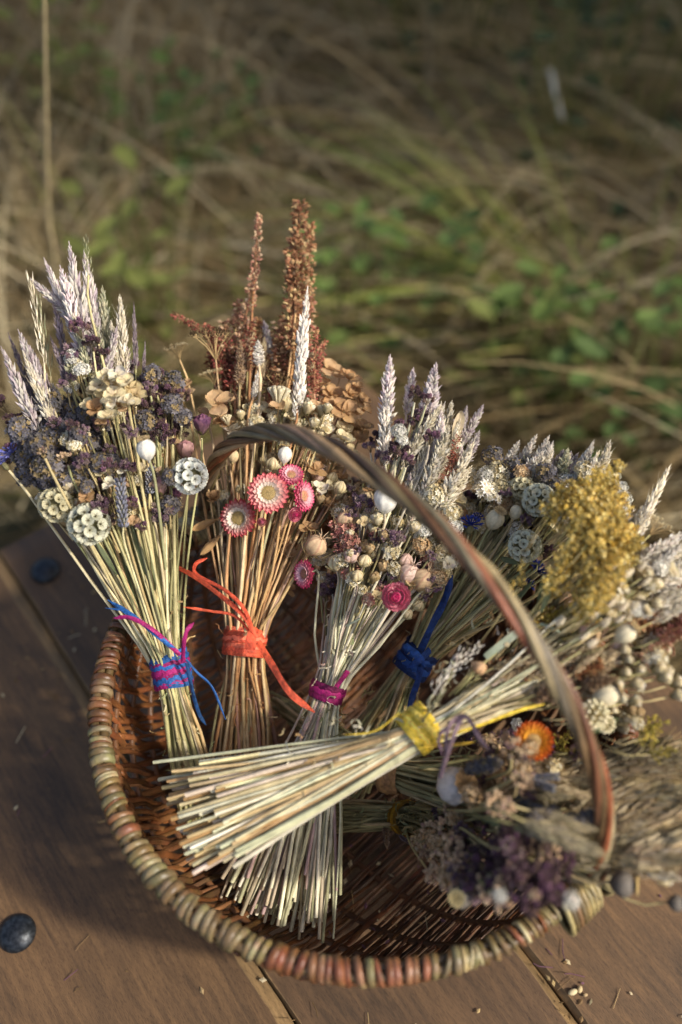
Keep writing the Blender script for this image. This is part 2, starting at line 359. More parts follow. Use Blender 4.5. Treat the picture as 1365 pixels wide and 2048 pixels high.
for a in [(1050, 730, 18, .10, G1, "bright green leafy weed right of the sedge tussock"),
          (1000, 830, 12, .07, G2, "small yellow-green weed above the purple tipped plumes"),
          (1190, 890, 18, .10, G3, "green leafy weed just above the white seed heads"),
          (1345, 860, 12, .09, G1, "green weed at the edge beyond the yellow bouquet"),
          (165, 335, 12, .10, G2, "yellow-green weed beside the tall dry stalk"),
          (410, 385, 16, .14, G3, "dark green weed in the grass above the rust dock spikes"),
          (320, 370, 10, .10, G1, "small mid green weed left of the dark green one"),
          (825, 650, 14, .08, G3, "green weed under the arching sedge blades"),
          (300, 700, 14, .09, G2, "yellowish weed behind the cream oat plumes"),
          (700, 700, 14, .08, G1, "green weed behind the table corner"),
          (900, 130, 30, .35, G4, "large dark green bramble patch in the distance"),
          (1180, 370, 26, .25, G4, "dark bramble clump right of the sedge tussock"),
          (1000, 30, 26, .35, G4, "farthest dark bramble clump at the field edge"),
          (1320, 120, 40, .45, G4, "big shaded bramble clump in the far corner")]:
    weed(*a[:5], label=a[5], h=(.12, .36) if a[3] < .2 else (.1, .6))

def stalk(name, pts, r, col, label, cat, sides=6):
    o = MB(); b = pts[0].copy(); P = catmull([p - b for p in pts], 6); n = len(P)
    o.tube(P, [r * (1 - .55 * i / n) for i in range(n)], sides, col); ob = link(name, o.mesh(name, M_STEM)); ob.location = b; tag(ob, label, cat)
stalk("dry_stalk", [at(125, 760, GZ), atd(110, 530, 1.45), atd(97, 420, 1.36), atd(92, 200, 1.2), atd(88, -80, 1.05)], .0042, S(178, 160, 120), "tall thin dry stalk standing at the left behind the lilac plumes", "stalk")
stalk("fallen_straw", [at(600, 575, GZ + .12), at(760, 650, GZ + .14), at(850, 700, GZ + .13), at(960, 800, GZ + .05)], .0055, S(196, 178, 140), "thick pale fallen straw lying across the grass behind the table corner", "straw")
stalk("fallen_straw", [at(350, 480, GZ + .1), at(520, 500, GZ + .15), at(700, 560, GZ + .08)], .0045, S(206, 192, 160), "pale straw behind the rust dock spikes lying almost level", "straw")
stalk("fallen_straw", [at(1100, 140, GZ + .3), at(1125, 240, GZ + .25)], .005, S(200, 196, 180), "short pale straw sticking up in the dark undergrowth", "straw")

tr = empty("shade_tree", (4.8, 2.6, GZ), "leafy tree added out of view beyond the right edge to shade the far grass", "tree")  # unseen tree, added only to cast shade on the far grass
random.seed(5)
m = MB(); m.tube([V((0, 0, -.2)), V((.05, .1, 1.5)), V((-.1, .2, 3)), V((0, .3, 5.2))], [.2, .15, .11, .03], 9, S(96, 84, 68)); tk = link("trunk", m.mesh("trunk", M_TWIG), tr)
cl = []
for k in range(30):
    a = k * 2.4; z = 2.5 + 2.4 * k / 30; e = V((math.cos(a) * R(.7, 2.4), math.sin(a) * R(.7, 3.0), z + R(.2, .8))); cl.append(e)
    m = MB(); m.tube(catmull([V((0, .2, z - .5)), V((e.x * .5, e.y * .5, z)), e], 4), [.06 - .005 * q for q in range(9)], 6, S(96, 84, 68)); link("limb", m.mesh("limb", M_TWIG), tr)
m = MB()
for k in range(26000):
    c0 = random.choice(cl); p = c0 + rdir() * (.85 * R(0, 1) ** .4); d = rdir(); x, y = perp(d); s_ = R(.06, .11); c = varc(S(86, 104, 52), .25)
    m.f.append((m.vert(p - x * s_, c), m.vert(p - y * s_ * .5, c), m.vert(p + x * s_, c), m.vert(p + y * s_ * .5, c)))
tag(link("crown", m.mesh("crown", M_GRASS, False), tr), kind="stuff")

# ------------------------------------------------------------------ table
K = V((.011, .862, 0)); ta = math.radians(-54); e1 = V((math.cos(ta), math.sin(ta), 0)); e2 = V((-e1.y, e1.x, 0))
table = empty("wooden_table", (K.x, K.y, GZ), "brown planked wooden table with round black bolt heads under the basket", "table")
table.rotation_euler = (0, 0, ta)
def plank(y0, y1, x0, x1, dz, ch0, ch1, tone, worn):
    """one board, x along the grain; ch0/ch1 = worn chamfer width of the two long edges"""
    m = MB(); T = .04; z = dz - GZ; nx = 60
    prof = [(y0, z - .006, tone), (y0 + ch0, z, tone), (y0 + ch0 + .001, z, tone), (y1 - ch1 - .001, z, tone), (y1 - ch1, z, tone), (y1, z - .006, tone)]
    cols = [worn, worn, tone, tone, worn, worn]
    rows = []
    for i in range(nx + 1):
        x = x0 + (x1 - x0) * i / nx; j0 = R(-.0012, .0012); j1 = R(-.0012, .0012)
        zz = -.003 if i in (0, nx) else 0
        rows.append([m.vert((x, y0, z - T), tone)] + [m.vert((x, p[0] + (j0 if q < 3 else j1) * (1 if q not in (0, 5) else .6), p[1] + zz), cols[q]) for q, p in enumerate(prof)] + [m.vert((x, y1, z - T), tone)])
        if i == 0 : x += .0
    for A, B in zip(rows, rows[1:]):
        for q in range(len(A)): m.f.append((A[q], B[q], B[(q + 1) % len(A)], A[(q + 1) % len(A)]))
    m.f.append(tuple(rows[0])); m.f.append(tuple(reversed(rows[-1])))
    return link("plank", m.mesh("plank", M_WOOD, smooth=False), table)
plank(-.2795, 0, 0, 1.35, 0, .004, .004, (1.08, 1.0, .94), (1.5, 1.55, 1.5))
plank(-.464, -.2808, -.002, 1.35, -.001, .002, .007, (.84, .78, .78), (1.7, 1.75, 1.6))
plank(-.72, -.4655, .0, 1.35, .001, .004, .011, (.92, .85, .8), (1.55, 1.6, 1.5))
plank(-.98, -.7215, .004, 1.35, 0, .004, .004, (.95, .9, .9), (1.4, 1.4, 1.4))
m = MB()
def box(m, x0, x1, y0, y1, z0, z1, c):
    i = [m.vert(p, c) for p in ((x0, y0, z0), (x1, y0, z0), (x1, y1, z0), (x0, y1, z0), (x0, y0, z1), (x1, y0, z1), (x1, y1, z1), (x0, y1, z1))]
    for f in ((3, 2, 1, 0), (4, 5, 6, 7), (0, 1, 5, 4), (1, 2, 6, 5), (2, 3, 7, 6), (3, 0, 4, 7)): m.f.append(tuple(i[q] for q in f))
for x in (.05, 1.22):
    m = MB(); box(m, x, x + .07, -.95, -.03, -GZ - .10, -GZ - .0415, (.8, .8, .8)); link("crossbeam", m.mesh("crossbeam", M_WOOD, False), table)
    for y in (-.92, -.12):
        m = MB(); box(m, x + .005, x + .065, y, y + .06, -.06, -GZ - .1015, (.8, .8, .8)); link("leg", m.mesh("leg", M_WOOD, False), table)
def bolt(px, py, r):
    p = at(px, py, .003) - K; m = MB()
    m.lathe([(r * .9, -.004), (r, -.001), (r, .0015), (r * .93, .0035), (r * .75, .0065), (r * .5, .0085), (r * .25, .0095), (.0004, .0098)], 28)
    o = link("bolt_head", m.mesh("bolt_head", M_BOLT), table, Matrix.Translation(V((p.dot(e1), p.dot(e2), -GZ)))); return o
bolt(90, 1138, .0155); bolt(33, 1865, .0160)

# ------------------------------------------------------------------ basket
BC = V((.027, .345, 0)); BR = .205; FAR = .80; NEAR = 1.035; BZ = .188; ua = -.822
U = V((math.cos(ua), math.sin(ua), 0)); W_ = V((-U.y, U.x, 0))      # U: towards the right handle foot, W_: away from the camera
basket = empty("willow_basket", (BC.x, BC.y, .004), "round brown woven willow basket with tall twisted handle on the table", "basket")
def bw(u, v, z): return U * u + W_ * v + V((0, 0, z - .004))       # basket-local
def hull(u, th, off=0):
    q = max(0, 1 - (abs(u) / BR) ** 2); wd = math.sqrt(q); dep = (BZ - .012) * (1 - (abs(u) / BR) ** 3.2) ** .55
    c, s_ = math.cos(th), math.sin(th)
    k = (1 + off / .17)
    return bw(u, (BR * wd) * (FAR if c > 0 else NEAR) * math.copysign(abs(c) ** .72, c) * k, BZ - dep * abs(s_) ** .8 * k)
RIBT = [PI * i / 14 for i in range(1, 14)]
WCOL = {'or': [S(140, 86, 52), S(118, 72, 44), S(160, 112, 74), S(128, 92, 60)], 'cr': [S(148, 132, 90), S(122, 104, 66), S(170, 156, 118), S(104, 88, 54), S(122, 92, 60)], 'rd': [S(134, 76, 48), S(146, 94, 62), S(108, 58, 40), S(156, 118, 82)], 'br': [S(120, 74, 40), S(98, 62, 36)]}
NW = 96
for i in range(NW):
    al = math.radians(8.5) + (PI - math.radians(17)) * i / (NW - 1) + R(-.007, .007)      # 0 = right handle foot ... pi = left one
    u = BR * math.cos(al)
    f = i / (NW - 1)                      # the near rim runs from the right foot to the left foot
    pal = 'cr' if f < .14 else 'rd' if f < .33 else 'cr' if f < .70 else 'or'
    if random.random() < .04: pal = random.choice(['or', 'cr', 'rd'])
    c = varc(mixc(mixc(WCOL[pal][0], WCOL[pal][1], .5 + .5 * math.sin(i * .8)), random.choice(WCOL[pal]), .45), .13); c = tuple(q * .74 for q in c); c2 = varc(mixc(c, tuple(q * .7 for q in random.choice(WCOL['br'] + WCOL['cr'])), R(.3, .9)), .15); cin = mixc(c, random.choice(WCOL['br']), .82); cin = tuple(x * (.75 if f < .6 else 1.25) for x in cin)  # cin: inside shade painted darker towards the right foot, lit side brighter
    if f > .6: cin = mixc(cin, S(128, 78, 44), .5)  # sunlit orange painted into the left inner wall
    r0 = random.choice([R(.0017, .0021), R(.0021, .0026), R(.0024, .0029)]) * (.55 + .45 * math.sin(al)); pts = []; cols = []; rad = []
    # loop round the near rim
    phase = R(-.3, .3); lean = .5 * math.sin(i * .35) + (R(-.4, .4) if random.random() < .8 else R(-1.1, 1.1))
    def rim_loop(sgn, rev):
        out = []; rr = .0072 * R(.95, 1.08); jz = R(-.0004, .0006)
        cx = math.cos(al); sy = sgn * math.sin(al)
        for k in range(11):
            a = (-2.4 + 5.6 * k / 10)                 # from inside, over the top, round the outside and under
            rad_ = BR - rr * math.sin(-a) * 1.0 if False else BR + rr * math.sin(a) * 1.0
            tz = BZ + rr * math.cos(a) * .95
            sh = lean * .012 * (k / 10 - .5)
            out.append(bw(rad_ * cx - sy * sh, (rad_ * sy + cx * sh) * (FAR if sgn > 0 else NEAR), tz + jz))
        return list(reversed(out)) if rev else out
    par = i % 2
    near = rim_loop(-1, True); far = rim_loop(1, False)
    if random.random() < .35:
        al += R(.008, .014); extra = rim_loop(-1, True); al -= .011
        ce = varc(random.choice(WCOL['br'] + WCOL[pal]), .2); mx_ = MB(); mx_.tube(extra, R(.0010, .0016), 6, ce, flat=.6, X=U.copy()); link('weaver', mx_.mesh('weaver', M_WILLOW), basket)
    body = []
    nb = 44
    for k in range(nb + 1):
        th = PI - .10 - (PI - .20) * k / nb
        wv = math.sin(th / (PI / 14) * PI / 1.0 + PI * par) if False else math.cos(th * 14 + PI * par) * .0026
        body.append(hull(u + R(-.0006, .0006), th, wv))
    pts = near + body + far
    for k in range(len(pts)):
        edge = k < 11 or k > len(pts) - 12; tt = k / 10 if k < 11 else 0
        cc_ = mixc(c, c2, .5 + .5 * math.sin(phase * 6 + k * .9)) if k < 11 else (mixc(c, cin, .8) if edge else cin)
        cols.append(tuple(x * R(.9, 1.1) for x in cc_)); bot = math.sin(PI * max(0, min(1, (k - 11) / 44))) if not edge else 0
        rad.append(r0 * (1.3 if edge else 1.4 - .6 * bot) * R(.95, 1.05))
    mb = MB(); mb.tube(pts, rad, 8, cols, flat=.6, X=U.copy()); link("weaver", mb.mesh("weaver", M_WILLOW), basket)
for i in range(74):            # plain weavers that end inside the hoop, filling the wall between the wrapped ones
    al = math.radians(12) + (PI - math.radians(24)) * (i + .5) / 74 + R(-.01, .01); u = BR * math.cos(al); f = i / 74
    c = varc(random.choice(WCOL['br'] if random.random() < .7 else WCOL['or']), .2); c = tuple(x * (.6 if f < .6 else .9) for x in c)  # shade painted in: darker towards the right foot, lighter on the sunlit left
    t0 = R(.12, .3); t1 = PI - R(.12, .3); off = R(-.001, .001)
    rb_ = R(.0022, .0028) * (.6 + .4 * math.sin(al))
    P = [hull(u + R(-.0008, .0008), t1 - (t1 - t0) * k / 40, math.cos((t1 - (t1 - t0) * k / 40) * 14 + PI * (i % 2)) * .0026 + off) for k in range(41)]
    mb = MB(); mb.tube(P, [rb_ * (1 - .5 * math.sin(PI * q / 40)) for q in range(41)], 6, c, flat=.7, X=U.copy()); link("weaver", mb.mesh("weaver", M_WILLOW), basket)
for j, th in enumerate(RIBT):
    P = [hull(BR * .985 * math.sin(t), th) for t in [(-PI / 2) + PI * k / 30 for k in range(31)]]
    mb = MB(); mb.tube(P, .0028, 6, varc(S(104, 70, 42), .2)); link("rib", mb.mesh("rib", M_WILLOW), basket)
for j, (dr, dz, r) in enumerate(((-.0029, .0008, .0037), (.0029, .0018, .0036), (.0004, -.0029, .0036))):
    P = [bw((BR + dr) * math.cos(t), (BR + dr) * math.sin(t) * (FAR if math.sin(t) > 0 else NEAR), BZ + dz + .001 * math.sin(3 * t)) for t in [2 * PI * k / 96 for k in range(97)]]
    mb = MB(); mb.tube(P, r, 7, varc(S(104, 84, 54), .15), cap=False); link("rim_hoop", mb.mesh("rim_hoop", M_WILLOW), basket)
# handle: long rods laid together with a slow twist; goes down past the rim at both feet
HH = .213; LEAN = .085
def hpt(t):
    if t < 0: return bw(BR + .004, 0, BZ + t * HH)
    if t > PI: return bw(-BR - .004, 0, BZ + (PI - t) * HH)
    return bw((BR + .004) * math.cos(t), HH * math.sin(t) * math.tan(LEAN), BZ + HH * math.sin(t))
rods = [(0, 0, .0022, S(52, 44, 32))] + [(k * 2 * PI / 6 + R(-.15, .15), .0041, R(.0019, .0027), c) for k, c in enumerate([S(120, 104, 70), S(104, 72, 46), S(88, 74, 48), S(116, 64, 38), S(134, 118, 84), S(70, 50, 34)])]
for a0, rr, r, c in rods:
    P = []; n = 200; t0, t1 = -.42, PI + .42; rad = []; ph = R(0, 6); cc = []
    for k in range(n + 1):
        t = t0 + (t1 - t0) * k / n; p = hpt(t); tg = (hpt(t + .01) - hpt(t - .01)).normalized()
        y = W_.normalized(); y = (y - tg * y.dot(tg)).normalized(); x = y.cross(tg)
        a = a0 + 7.5 * t + .3 * math.sin(3 * t + ph); bul = 1 + .14 * math.sin(2.2 * t + ph)
        P.append(p + x * (rr * bul * math.cos(a) * .9) + y * (rr * bul * math.sin(a) * 1.15)); rad.append(r * (1 + .08 * math.sin(5 * t + ph) + .22 * math.exp(-((((t + ph) * 1.7) % 1.0 - .5) / .05) ** 2) + R(-.03, .03)))
        cc.append(mixc(mixc(c, S(146, 86, 58), max(0, .42 * math.sin(1.7 * t + ph))), S(150, 142, 116), max(0, .4 * math.sin(2.3 * t + ph * 2))))
    mb = MB(); mb.tube(P, rad, 8, cc); link("handle_rod", mb.mesh("handle_rod", M_WILLOW), basket)
# diagonal lashing at both handle feet
for sg in (1, -1):
    for k in range(16):
        a = (k - 7.5) / 7.5; c = varc(random.choice(WCOL['cr']), .15)
        ctr = V((sg * (BR + .002), 0, 0)); P = []
        for q in range(13):
            t = q / 12 * 2 * PI; tl = a * .5
            uu = (BR + .002 + .0145 * math.cos(t)) * math.cos(a * .085 + .10 * math.sin(t) * a) * sg
            vv = BR * a * .085 + .004 * math.cos(t * 1) * (1 if a > 0 else -1) + a * .010
            P.append(bw(uu, vv, BZ - .001 + .0135 * math.sin(t) - .004 * abs(a) * math.cos(t)))
        mb = MB(); mb.tube(P, R(.0019, .0025), 5, c); link("lashing", mb.mesh("lashing", M_WILLOW), basket)

# ------------------------------------------------------------------ flower and seed heads: unit meshes, +Z outwards
LIB = {}
def lib(key, fn, variants=3):
    if key not in LIB: LIB[key] = [fn(v) for v in range(variants)]
    return random.choice(LIB[key])
PAL = dict(
    lilac=[S(208, 192, 190), S(222, 210, 204), S(188, 168, 174), S(228, 220, 202)],
    white=[S(228, 220, 204), S(216, 206, 188), S(234, 228, 214), S(222, 208, 190)],
    cream=[S(232, 220, 190), S(238, 230, 206), S(216, 202, 166), S(226, 212, 182)],
    greenish=[S(176, 172, 134), S(160, 160, 120), S(196, 188, 150), S(144, 148, 112)],
    dusk=[S(112, 92, 106), S(134, 112, 124), S(96, 80, 88), S(150, 132, 132)],
    rust=[S(174, 128, 102), S(196, 160, 124), S(150, 104, 84), S(208, 178, 142), S(166, 114, 96)],
    rustpale=[S(190, 150, 108), S(206, 176, 128), S(164, 112, 80), S(176, 128, 92)],
    red=[S(166, 84, 76), S(146, 78, 66), S(184, 116, 94), S(182, 140, 104)],
    brown=[S(150, 112, 68), S(126, 90, 54), S(176, 138, 88)],
    straw=[S(190, 164, 112), S(170, 142, 94), S(206, 184, 138), S(150, 126, 86)],
    olive=[S(150, 134, 88), S(130, 116, 74), S(170, 150, 104), S(116, 102, 66)],
    oreg=[S(76, 54, 62), S(100, 70, 84), S(60, 44, 50), S(120, 96, 82), S(124, 84, 108)],
    oregpale=[S(116, 84, 108), S(138, 112, 120), S(84, 62, 76), S(160, 140, 128)],
    oregtan=[S(222, 190, 150), S(208, 172, 134), S(166, 132, 124), S(234, 210, 172)],
    statice=[S(98, 98, 110), S(120, 116, 120), S(82, 80, 90), S(148, 128, 92), S(108, 104, 104)],
    lav=[S(128, 130, 138), S(148, 148, 148), S(104, 106, 112), S(158, 154, 138)],
    creamf=[S(228, 214, 174), S(236, 228, 204), S(214, 194, 146)],
    tanf=[S(208, 174, 132), S(218, 190, 150), S(192, 154, 110)],
    whitef=[S(240, 236, 226), S(230, 226, 212), S(218, 216, 202)],
    yellow=[S(222, 190, 98), S(232, 206, 124), S(200, 166, 74), S(228, 210, 146), S(176, 152, 84)],
    yellowg=[S(178, 160, 72), S(196, 172, 80), S(150, 140, 66)],
    pinkf=[S(196, 140, 124), S(206, 164, 142), S(180, 112, 104)])

def plume(pal, n, sl, tilt, fat, awn=0.0, taper=.55, rad=.05):
    P = PAL[pal]
    def f(v):
        m = MB(); m.tube([V((0, 0, -.02)), V((.004, 0, .5)), V((0, 0, 1))], [.012, .009, .004], 4, P[0])
        for k in range(n):
            t = (k + .5) / n; ph = k * 2.4 + R(-.3, .3); env = min(1, t * 5 + .35) * (1 - max(0, (t - taper) / (1 - taper)) ** 1.5 * .75)
            ta_ = tilt * (1 - .45 * t) * R(.7, 1.3); d = V((math.cos(ph) * math.sin(ta_), math.sin(ph) * math.sin(ta_), math.cos(ta_)))
            b = V((math.cos(ph), math.sin(ph), 0)) * (rad * env * R(.1, .8)) + V((0, 0, t * .95))
            c = random.choice(P); L = sl * env * R(.75, 1.25)
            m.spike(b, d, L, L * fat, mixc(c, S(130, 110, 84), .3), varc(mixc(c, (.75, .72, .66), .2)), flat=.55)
            if awn and random.random() < awn: m.tube([b + d * L * .8, b + d * (L * 2.0) + rdir() * .01], [.0018, .0008], 3, c, cap=False)
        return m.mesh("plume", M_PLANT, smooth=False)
    return f
def oats(pal):
    P = PAL[pal]
    def f(v):
        m = MB(); m.tube([V((0, 0, 0)), V((.01, 0, .5)), V((0.02, 0, 1))], [.012, .008, .004], 4, P[0])
        for k in range(26):
            t = .08 + .9 * k / 26; ph = k * 2.4; r = .16 * (1 - t * .6) * R(.5, 1.1)
            b0 = V((.01, 0, t)); b = b0 + V((math.cos(ph) * r, math.sin(ph) * r, R(.03, .09)))
            m.tube([b0, b], [.004, .003], 3, P[0], cap=False)
            for q in range(2):
                d = (V((math.cos(ph + q - .5) * .4, math.sin(ph + q - .5) * .4, 1))).normalized(); c = random.choice(P)
                m.spike(b, d, R(.1, .15), .018, mixc(c, S(120, 110, 70), .25), varc(c), flat=.5)
        return m.mesh("oats", M_PLANT, smooth=False)
    return f
def dock(pal, dens=1.0, gap=.0):
    P = PAL[pal]
    def f(v):
        m = MB(); m.tube([V((0, 0, 0)), V((.01, .01, .5)), V((0, 0, 1))], [.014, .01, .005], 4, S(140, 100, 70)); nw = 20
        for k in range(nw):
            t = (k + R(.2, .8)) / nw; w_ = .085 * (1 - .55 * t) * R(.6, 1.15)
            for q in range(int(R(9, 16) * dens)):
                ph = R(0, 6.28); r = w_ * R(.15, 1); b = V((math.cos(ph) * r, math.sin(ph) * r, t + R(-.022, .022) - gap))
                d = V((math.cos(ph) * .8, math.sin(ph) * .8, R(-.6, .8))).normalized(); c = varc(random.choice(P), .2); s_ = R(.022, .034)
                m.spike(b, d, s_ * 1.5, s_ * .62, c, varc(c), flat=.35, fat=.45)
                if q % 3 == 0: m.tube([V((0, 0, t - .02)), b], [.003, .002], 3, P[2], cap=False)
        return m.mesh("dock", M_PLANT, smooth=False)
    return f
def oregano(pal, pointy=1.0, n=11, per=26):
    P = PAL[pal]
    def f(v):
        m = MB()
        for k in range(n):
            z = R(-.15, 1); a = k * 2.4; r = math.sqrt(max(0, 1 - z * z)) * .68; c0 = V((math.cos(a) * r, math.sin(a) * r, z * .7)) * R(.75, 1.1)
            m.tube([V((0, 0, -.6)), c0 * .5 + V((0, 0, -.15)), c0], [.025, .02, .015], 3, S(110, 96, 70), cap=False)
            dc = (c0 + V((0, 0, .5))).normalized(); base = random.choice(P)
            for q in range(per):
                t = q / per; ph = q * 2.4; ta_ = .3 + 1.2 * (1 - t)
                x, y = perp(dc); d = (dc * math.cos(ta_) + (x * math.cos(ph) + y * math.sin(ph)) * math.sin(ta_)).normalized()
                c = varc(mixc(base, random.choice(P), R(0, .8)), .25)
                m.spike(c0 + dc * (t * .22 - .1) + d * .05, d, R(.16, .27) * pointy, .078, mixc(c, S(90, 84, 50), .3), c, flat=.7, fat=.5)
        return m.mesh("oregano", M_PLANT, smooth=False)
    return f
def lavender(pal):
    P = PAL[pal]
    def f(v):
        m = MB(); m.tube([V((0, 0, 0)), V((0, 0, 1))], [.02, .01], 4, S(120, 120, 90))
        for k in range(11):
            t = .05 + .9 * k / 11
            for q in range(7):
                ph = q * .9 + k * .5; d = V((math.cos(ph) * .6, math.sin(ph) * .6, .8)).normalized(); c = varc(random.choice(P), .2)
                m.ell(V((math.cos(ph) * .05, math.sin(ph) * .05, t)) + d * .05, d, .06, .026, c, 5, 4, varc(mixc(c, (.35, .32, .5), .25)))
        return m.mesh("lavender", M_PLANT)
    return f
def cluster(pal, n=60, fr=.2, petals=5, cen=None, dome=1.0, cup=.4, low=-.2):
    P = PAL[pal]
    def f(v):
        m = MB()
        for k in range(n):
            z = low + (1 - low) * (k + .5) / n; a = k * 2.4; r = math.sqrt(max(0, 1 - z * z)); d = V((math.cos(a) * r, math.sin(a) * r, z * dome)) ; d = d.normalized()
            b = V((math.cos(a) * r, math.sin(a) * r, z * dome)) * R(.72, 1.0)
            c = random.choice(P); m.floret(b, (d + rdir() * .35).normalized(), fr * R(.7, 1.2), c, petals, cen or mixc(c, S(120, 100, 50), .4), cup)
            if k % 3 == 0: m.tube([V((0, 0, -.7)), b * .5 + V((0, 0, -.1)), b], [.03, .018, .012], 3, S(130, 120, 84), cap=False)
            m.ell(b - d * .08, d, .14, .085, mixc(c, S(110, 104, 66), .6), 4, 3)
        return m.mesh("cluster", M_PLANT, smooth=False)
    return f
def galium(pal):
    P = PAL[pal]
    def f(v):
        m = MB(); st = S(150, 140, 80); m.tube([V((0, 0, -.2)), V((.02, 0, .5)), V((0, 0, .95))], [.012, .009, .005], 3, st, cap=False)
        for k in range(13):
            t = .05 + .07 * k; a = k * 2.4 + R(-.4, .4); L = .34 * (1 - .55 * t) * R(.7, 1.2); d = V((math.cos(a), math.sin(a), .8)).normalized(); b = V((0, 0, t)); e = b + d * L
            m.tube([b, b + d * L * .5 + V((0, 0, -.01)), e], [.006, .005, .004], 3, st, cap=False)
            for q in range(18):
                s_ = R(.35, 1.05); p = b + d * (L * s_) + rdir() * R(.02, .075); c = varc(random.choice(P), .2)
                m.floret(p, (d * .3 + rdir()).normalized(), R(.032, .05), c, 4, mixc(c, S(140, 130, 50), .3), .3)
        return m.mesh("galium", M_PLANT, smooth=False)
    return f
def hydrangea(pal, npet=4):
    P = PAL[pal]
    def f(v):
        m = MB(); c = random.choice(P)
        for k in range(npet):
            a = 2 * PI * k / npet + R(-.2, .2); d = V((math.cos(a), math.sin(a), R(.1, .55)))
            m.petal(V((0, 0, 0)), d, V((0, 0, 1)), R(.85, 1.1), R(.5, .62), mixc(varc(c), S(150, 110, 70), .35), varc(c, .1), cup=R(.1, .6), curl=R(-.3, .35), n=6, m=3, tip=1.9, wr=.09, base=.3)
        for k in range(4): m.ell(V((R(-.08, .08), R(-.08, .08), .07)), V((0, 0, 1)), .07, .06, S(150, 130, 90), 5, 4)
        m.tube([V((0, 0, 0)), V((.05, 0, -.6)), V((0, 0, -1.3))], [.06, .04, .04], 4, S(160, 130, 86), cap=False)
        return m.mesh("hydrangea", M_PETAL)
    return f
def podbody(c0, c1, tall=1.15, ribs=9, rib=.03):
    def f(v):
        m = MB(); pr = [(.10, -1.25), (.13, -1.05), (.22, -.95), (.5, -.78), (.82, -.4), (.97, 0), (.93, .35), (.74, .68), (.42, .9), (.3, .97), (.34, 1.04)]
        m.lathe([(r, z * tall) for r, z in pr], 36, ribs, rib, colf=lambda t, k: mixc(mixc(c0, c1, t), tuple(x * .72 for x in c1), .5 if (k % 4 == 0 and .2 < t < .9) else 0))
        return m.mesh("pod", M_POD)
    return f
def podcrown(c, tall=1.15, n=10):
    def f(v):
        m = MB(); z = 1.04 * tall; ic = m.vert((0, 0, z + .03), tuple(x * .7 for x in c)); seg = n * 4; A = []; B = []
        for k in range(seg):
            a = 2 * PI * k / seg; r = .62 + .12 * abs(math.cos(a * n / 2)); A.append(m.vert((r * math.cos(a), r * math.sin(a), z + .12), mixc(c, (.8, .75, .6), .2 if k % 4 == 0 else 0))); B.append(m.vert((.3 * math.cos(a), .3 * math.sin(a), z - .02), tuple(x * .8 for x in c)))
        for k in range(seg):
            m.f.append((ic, A[k], A[(k + 1) % seg])); m.f.append((A[k], B[k], B[(k + 1) % seg], A[(k + 1) % seg]))
        for k in range(n):
            a = 2 * PI * k / n; m.tube([V((.05 * math.cos(a), .05 * math.sin(a), z + .06)), V((.66 * math.cos(a), .66 * math.sin(a), z + .15))], [.05, .035], 4, tuple(x * .62 for x in c))
        return m.mesh("crown", M_POD, smooth=False)
    return f
def scabiosa(c0, c1):
    def f(v):
        m = MB(); m.ell(V((0, 0, 0)), V((0, 0, 1)), .62, .62, S(120, 116, 84), 12, 8); n = 40
        for k in range(n):
            z = 1 - 2 * (k + .5) / n
            if z < -.85: continue
            a = k * 2.4; r = math.sqrt(1 - z * z); d = V((math.cos(a) * r, math.sin(a) * r, z)); x, y = perp(d); s_ = 18
            A = []; B = []
            for q in range(s_):
                ph = 2 * PI * q / s_; u = x * math.cos(ph) + y * math.sin(ph); A.append(m.vert(d * .8 + u * .05, mixc(c0, c1, .4))); B.append(m.vert(d * (1.0 + .02 * math.cos(q * PI)) + u * .30, varc(c1, .06)))
            C = [m.vert(d * .9 + (x * math.cos(2 * PI * q / s_) + y * math.sin(2 * PI * q / s_)) * .17, mixc(c0, c1, .75 if q % 2 else 1)) for q in range(s_)]
            for q in range(s_):
                m.f.append((A[q], A[(q + 1) % s_], C[(q + 1) % s_], C[q])); m.f.append((C[q], C[(q + 1) % s_], B[(q + 1) % s_], B[q]))
            for q in range(5):
                ph = 2 * PI * q / 5; u = x * math.cos(ph) + y * math.sin(ph); m.spike(d * .88, (d * .45 + u).normalized(), .2, .013, S(70, 52, 34), S(90, 66, 40))
            m.ell(d * .88, d, .04, .04, S(60, 46, 32), 5, 3)
        return m.mesh("scabiosa", M_PETAL, smooth=False)
    return f
def nigella(c0, c1):
    def f(v):
        m = MB(); m.lathe([(.08, -1.1), (.3, -.95), (.7, -.6), (.95, -.1), (.92, .35), (.66, .75), (.3, .95), (.1, 1.0)], 30, 5, .06, colf=lambda t, k: mixc(mixc(c0, c1, t), S(150, 90, 80), .55 if k % 6 == 0 else (.2 if k % 3 == 0 else 0)))
        for k in range(5):
            a = 2 * PI * k / 5; m.tube([V((.15 * math.cos(a), .15 * math.sin(a), .95)), V((.3 * math.cos(a), .3 * math.sin(a), 1.35)), V((.65 * math.cos(a), .65 * math.sin(a), 1.6))], [.07, .04, .015], 4, c1)
        for k in range(16):
            a = k * 2.4; q = [V((0, 0, -1.05)), V((math.cos(a) * .9, math.sin(a) * .9, -.7)), V((math.cos(a) * 1.4, math.sin(a) * 1.4, R(-.2, .4))), V((math.cos(a + .4) * 1.5, math.sin(a + .4) * 1.5, R(.3, 1)))]
            m.tube(catmull(q, 3), .022, 3, S(180, 156, 110), cap=False)
        return m.mesh("nigella", M_POD)
    return f
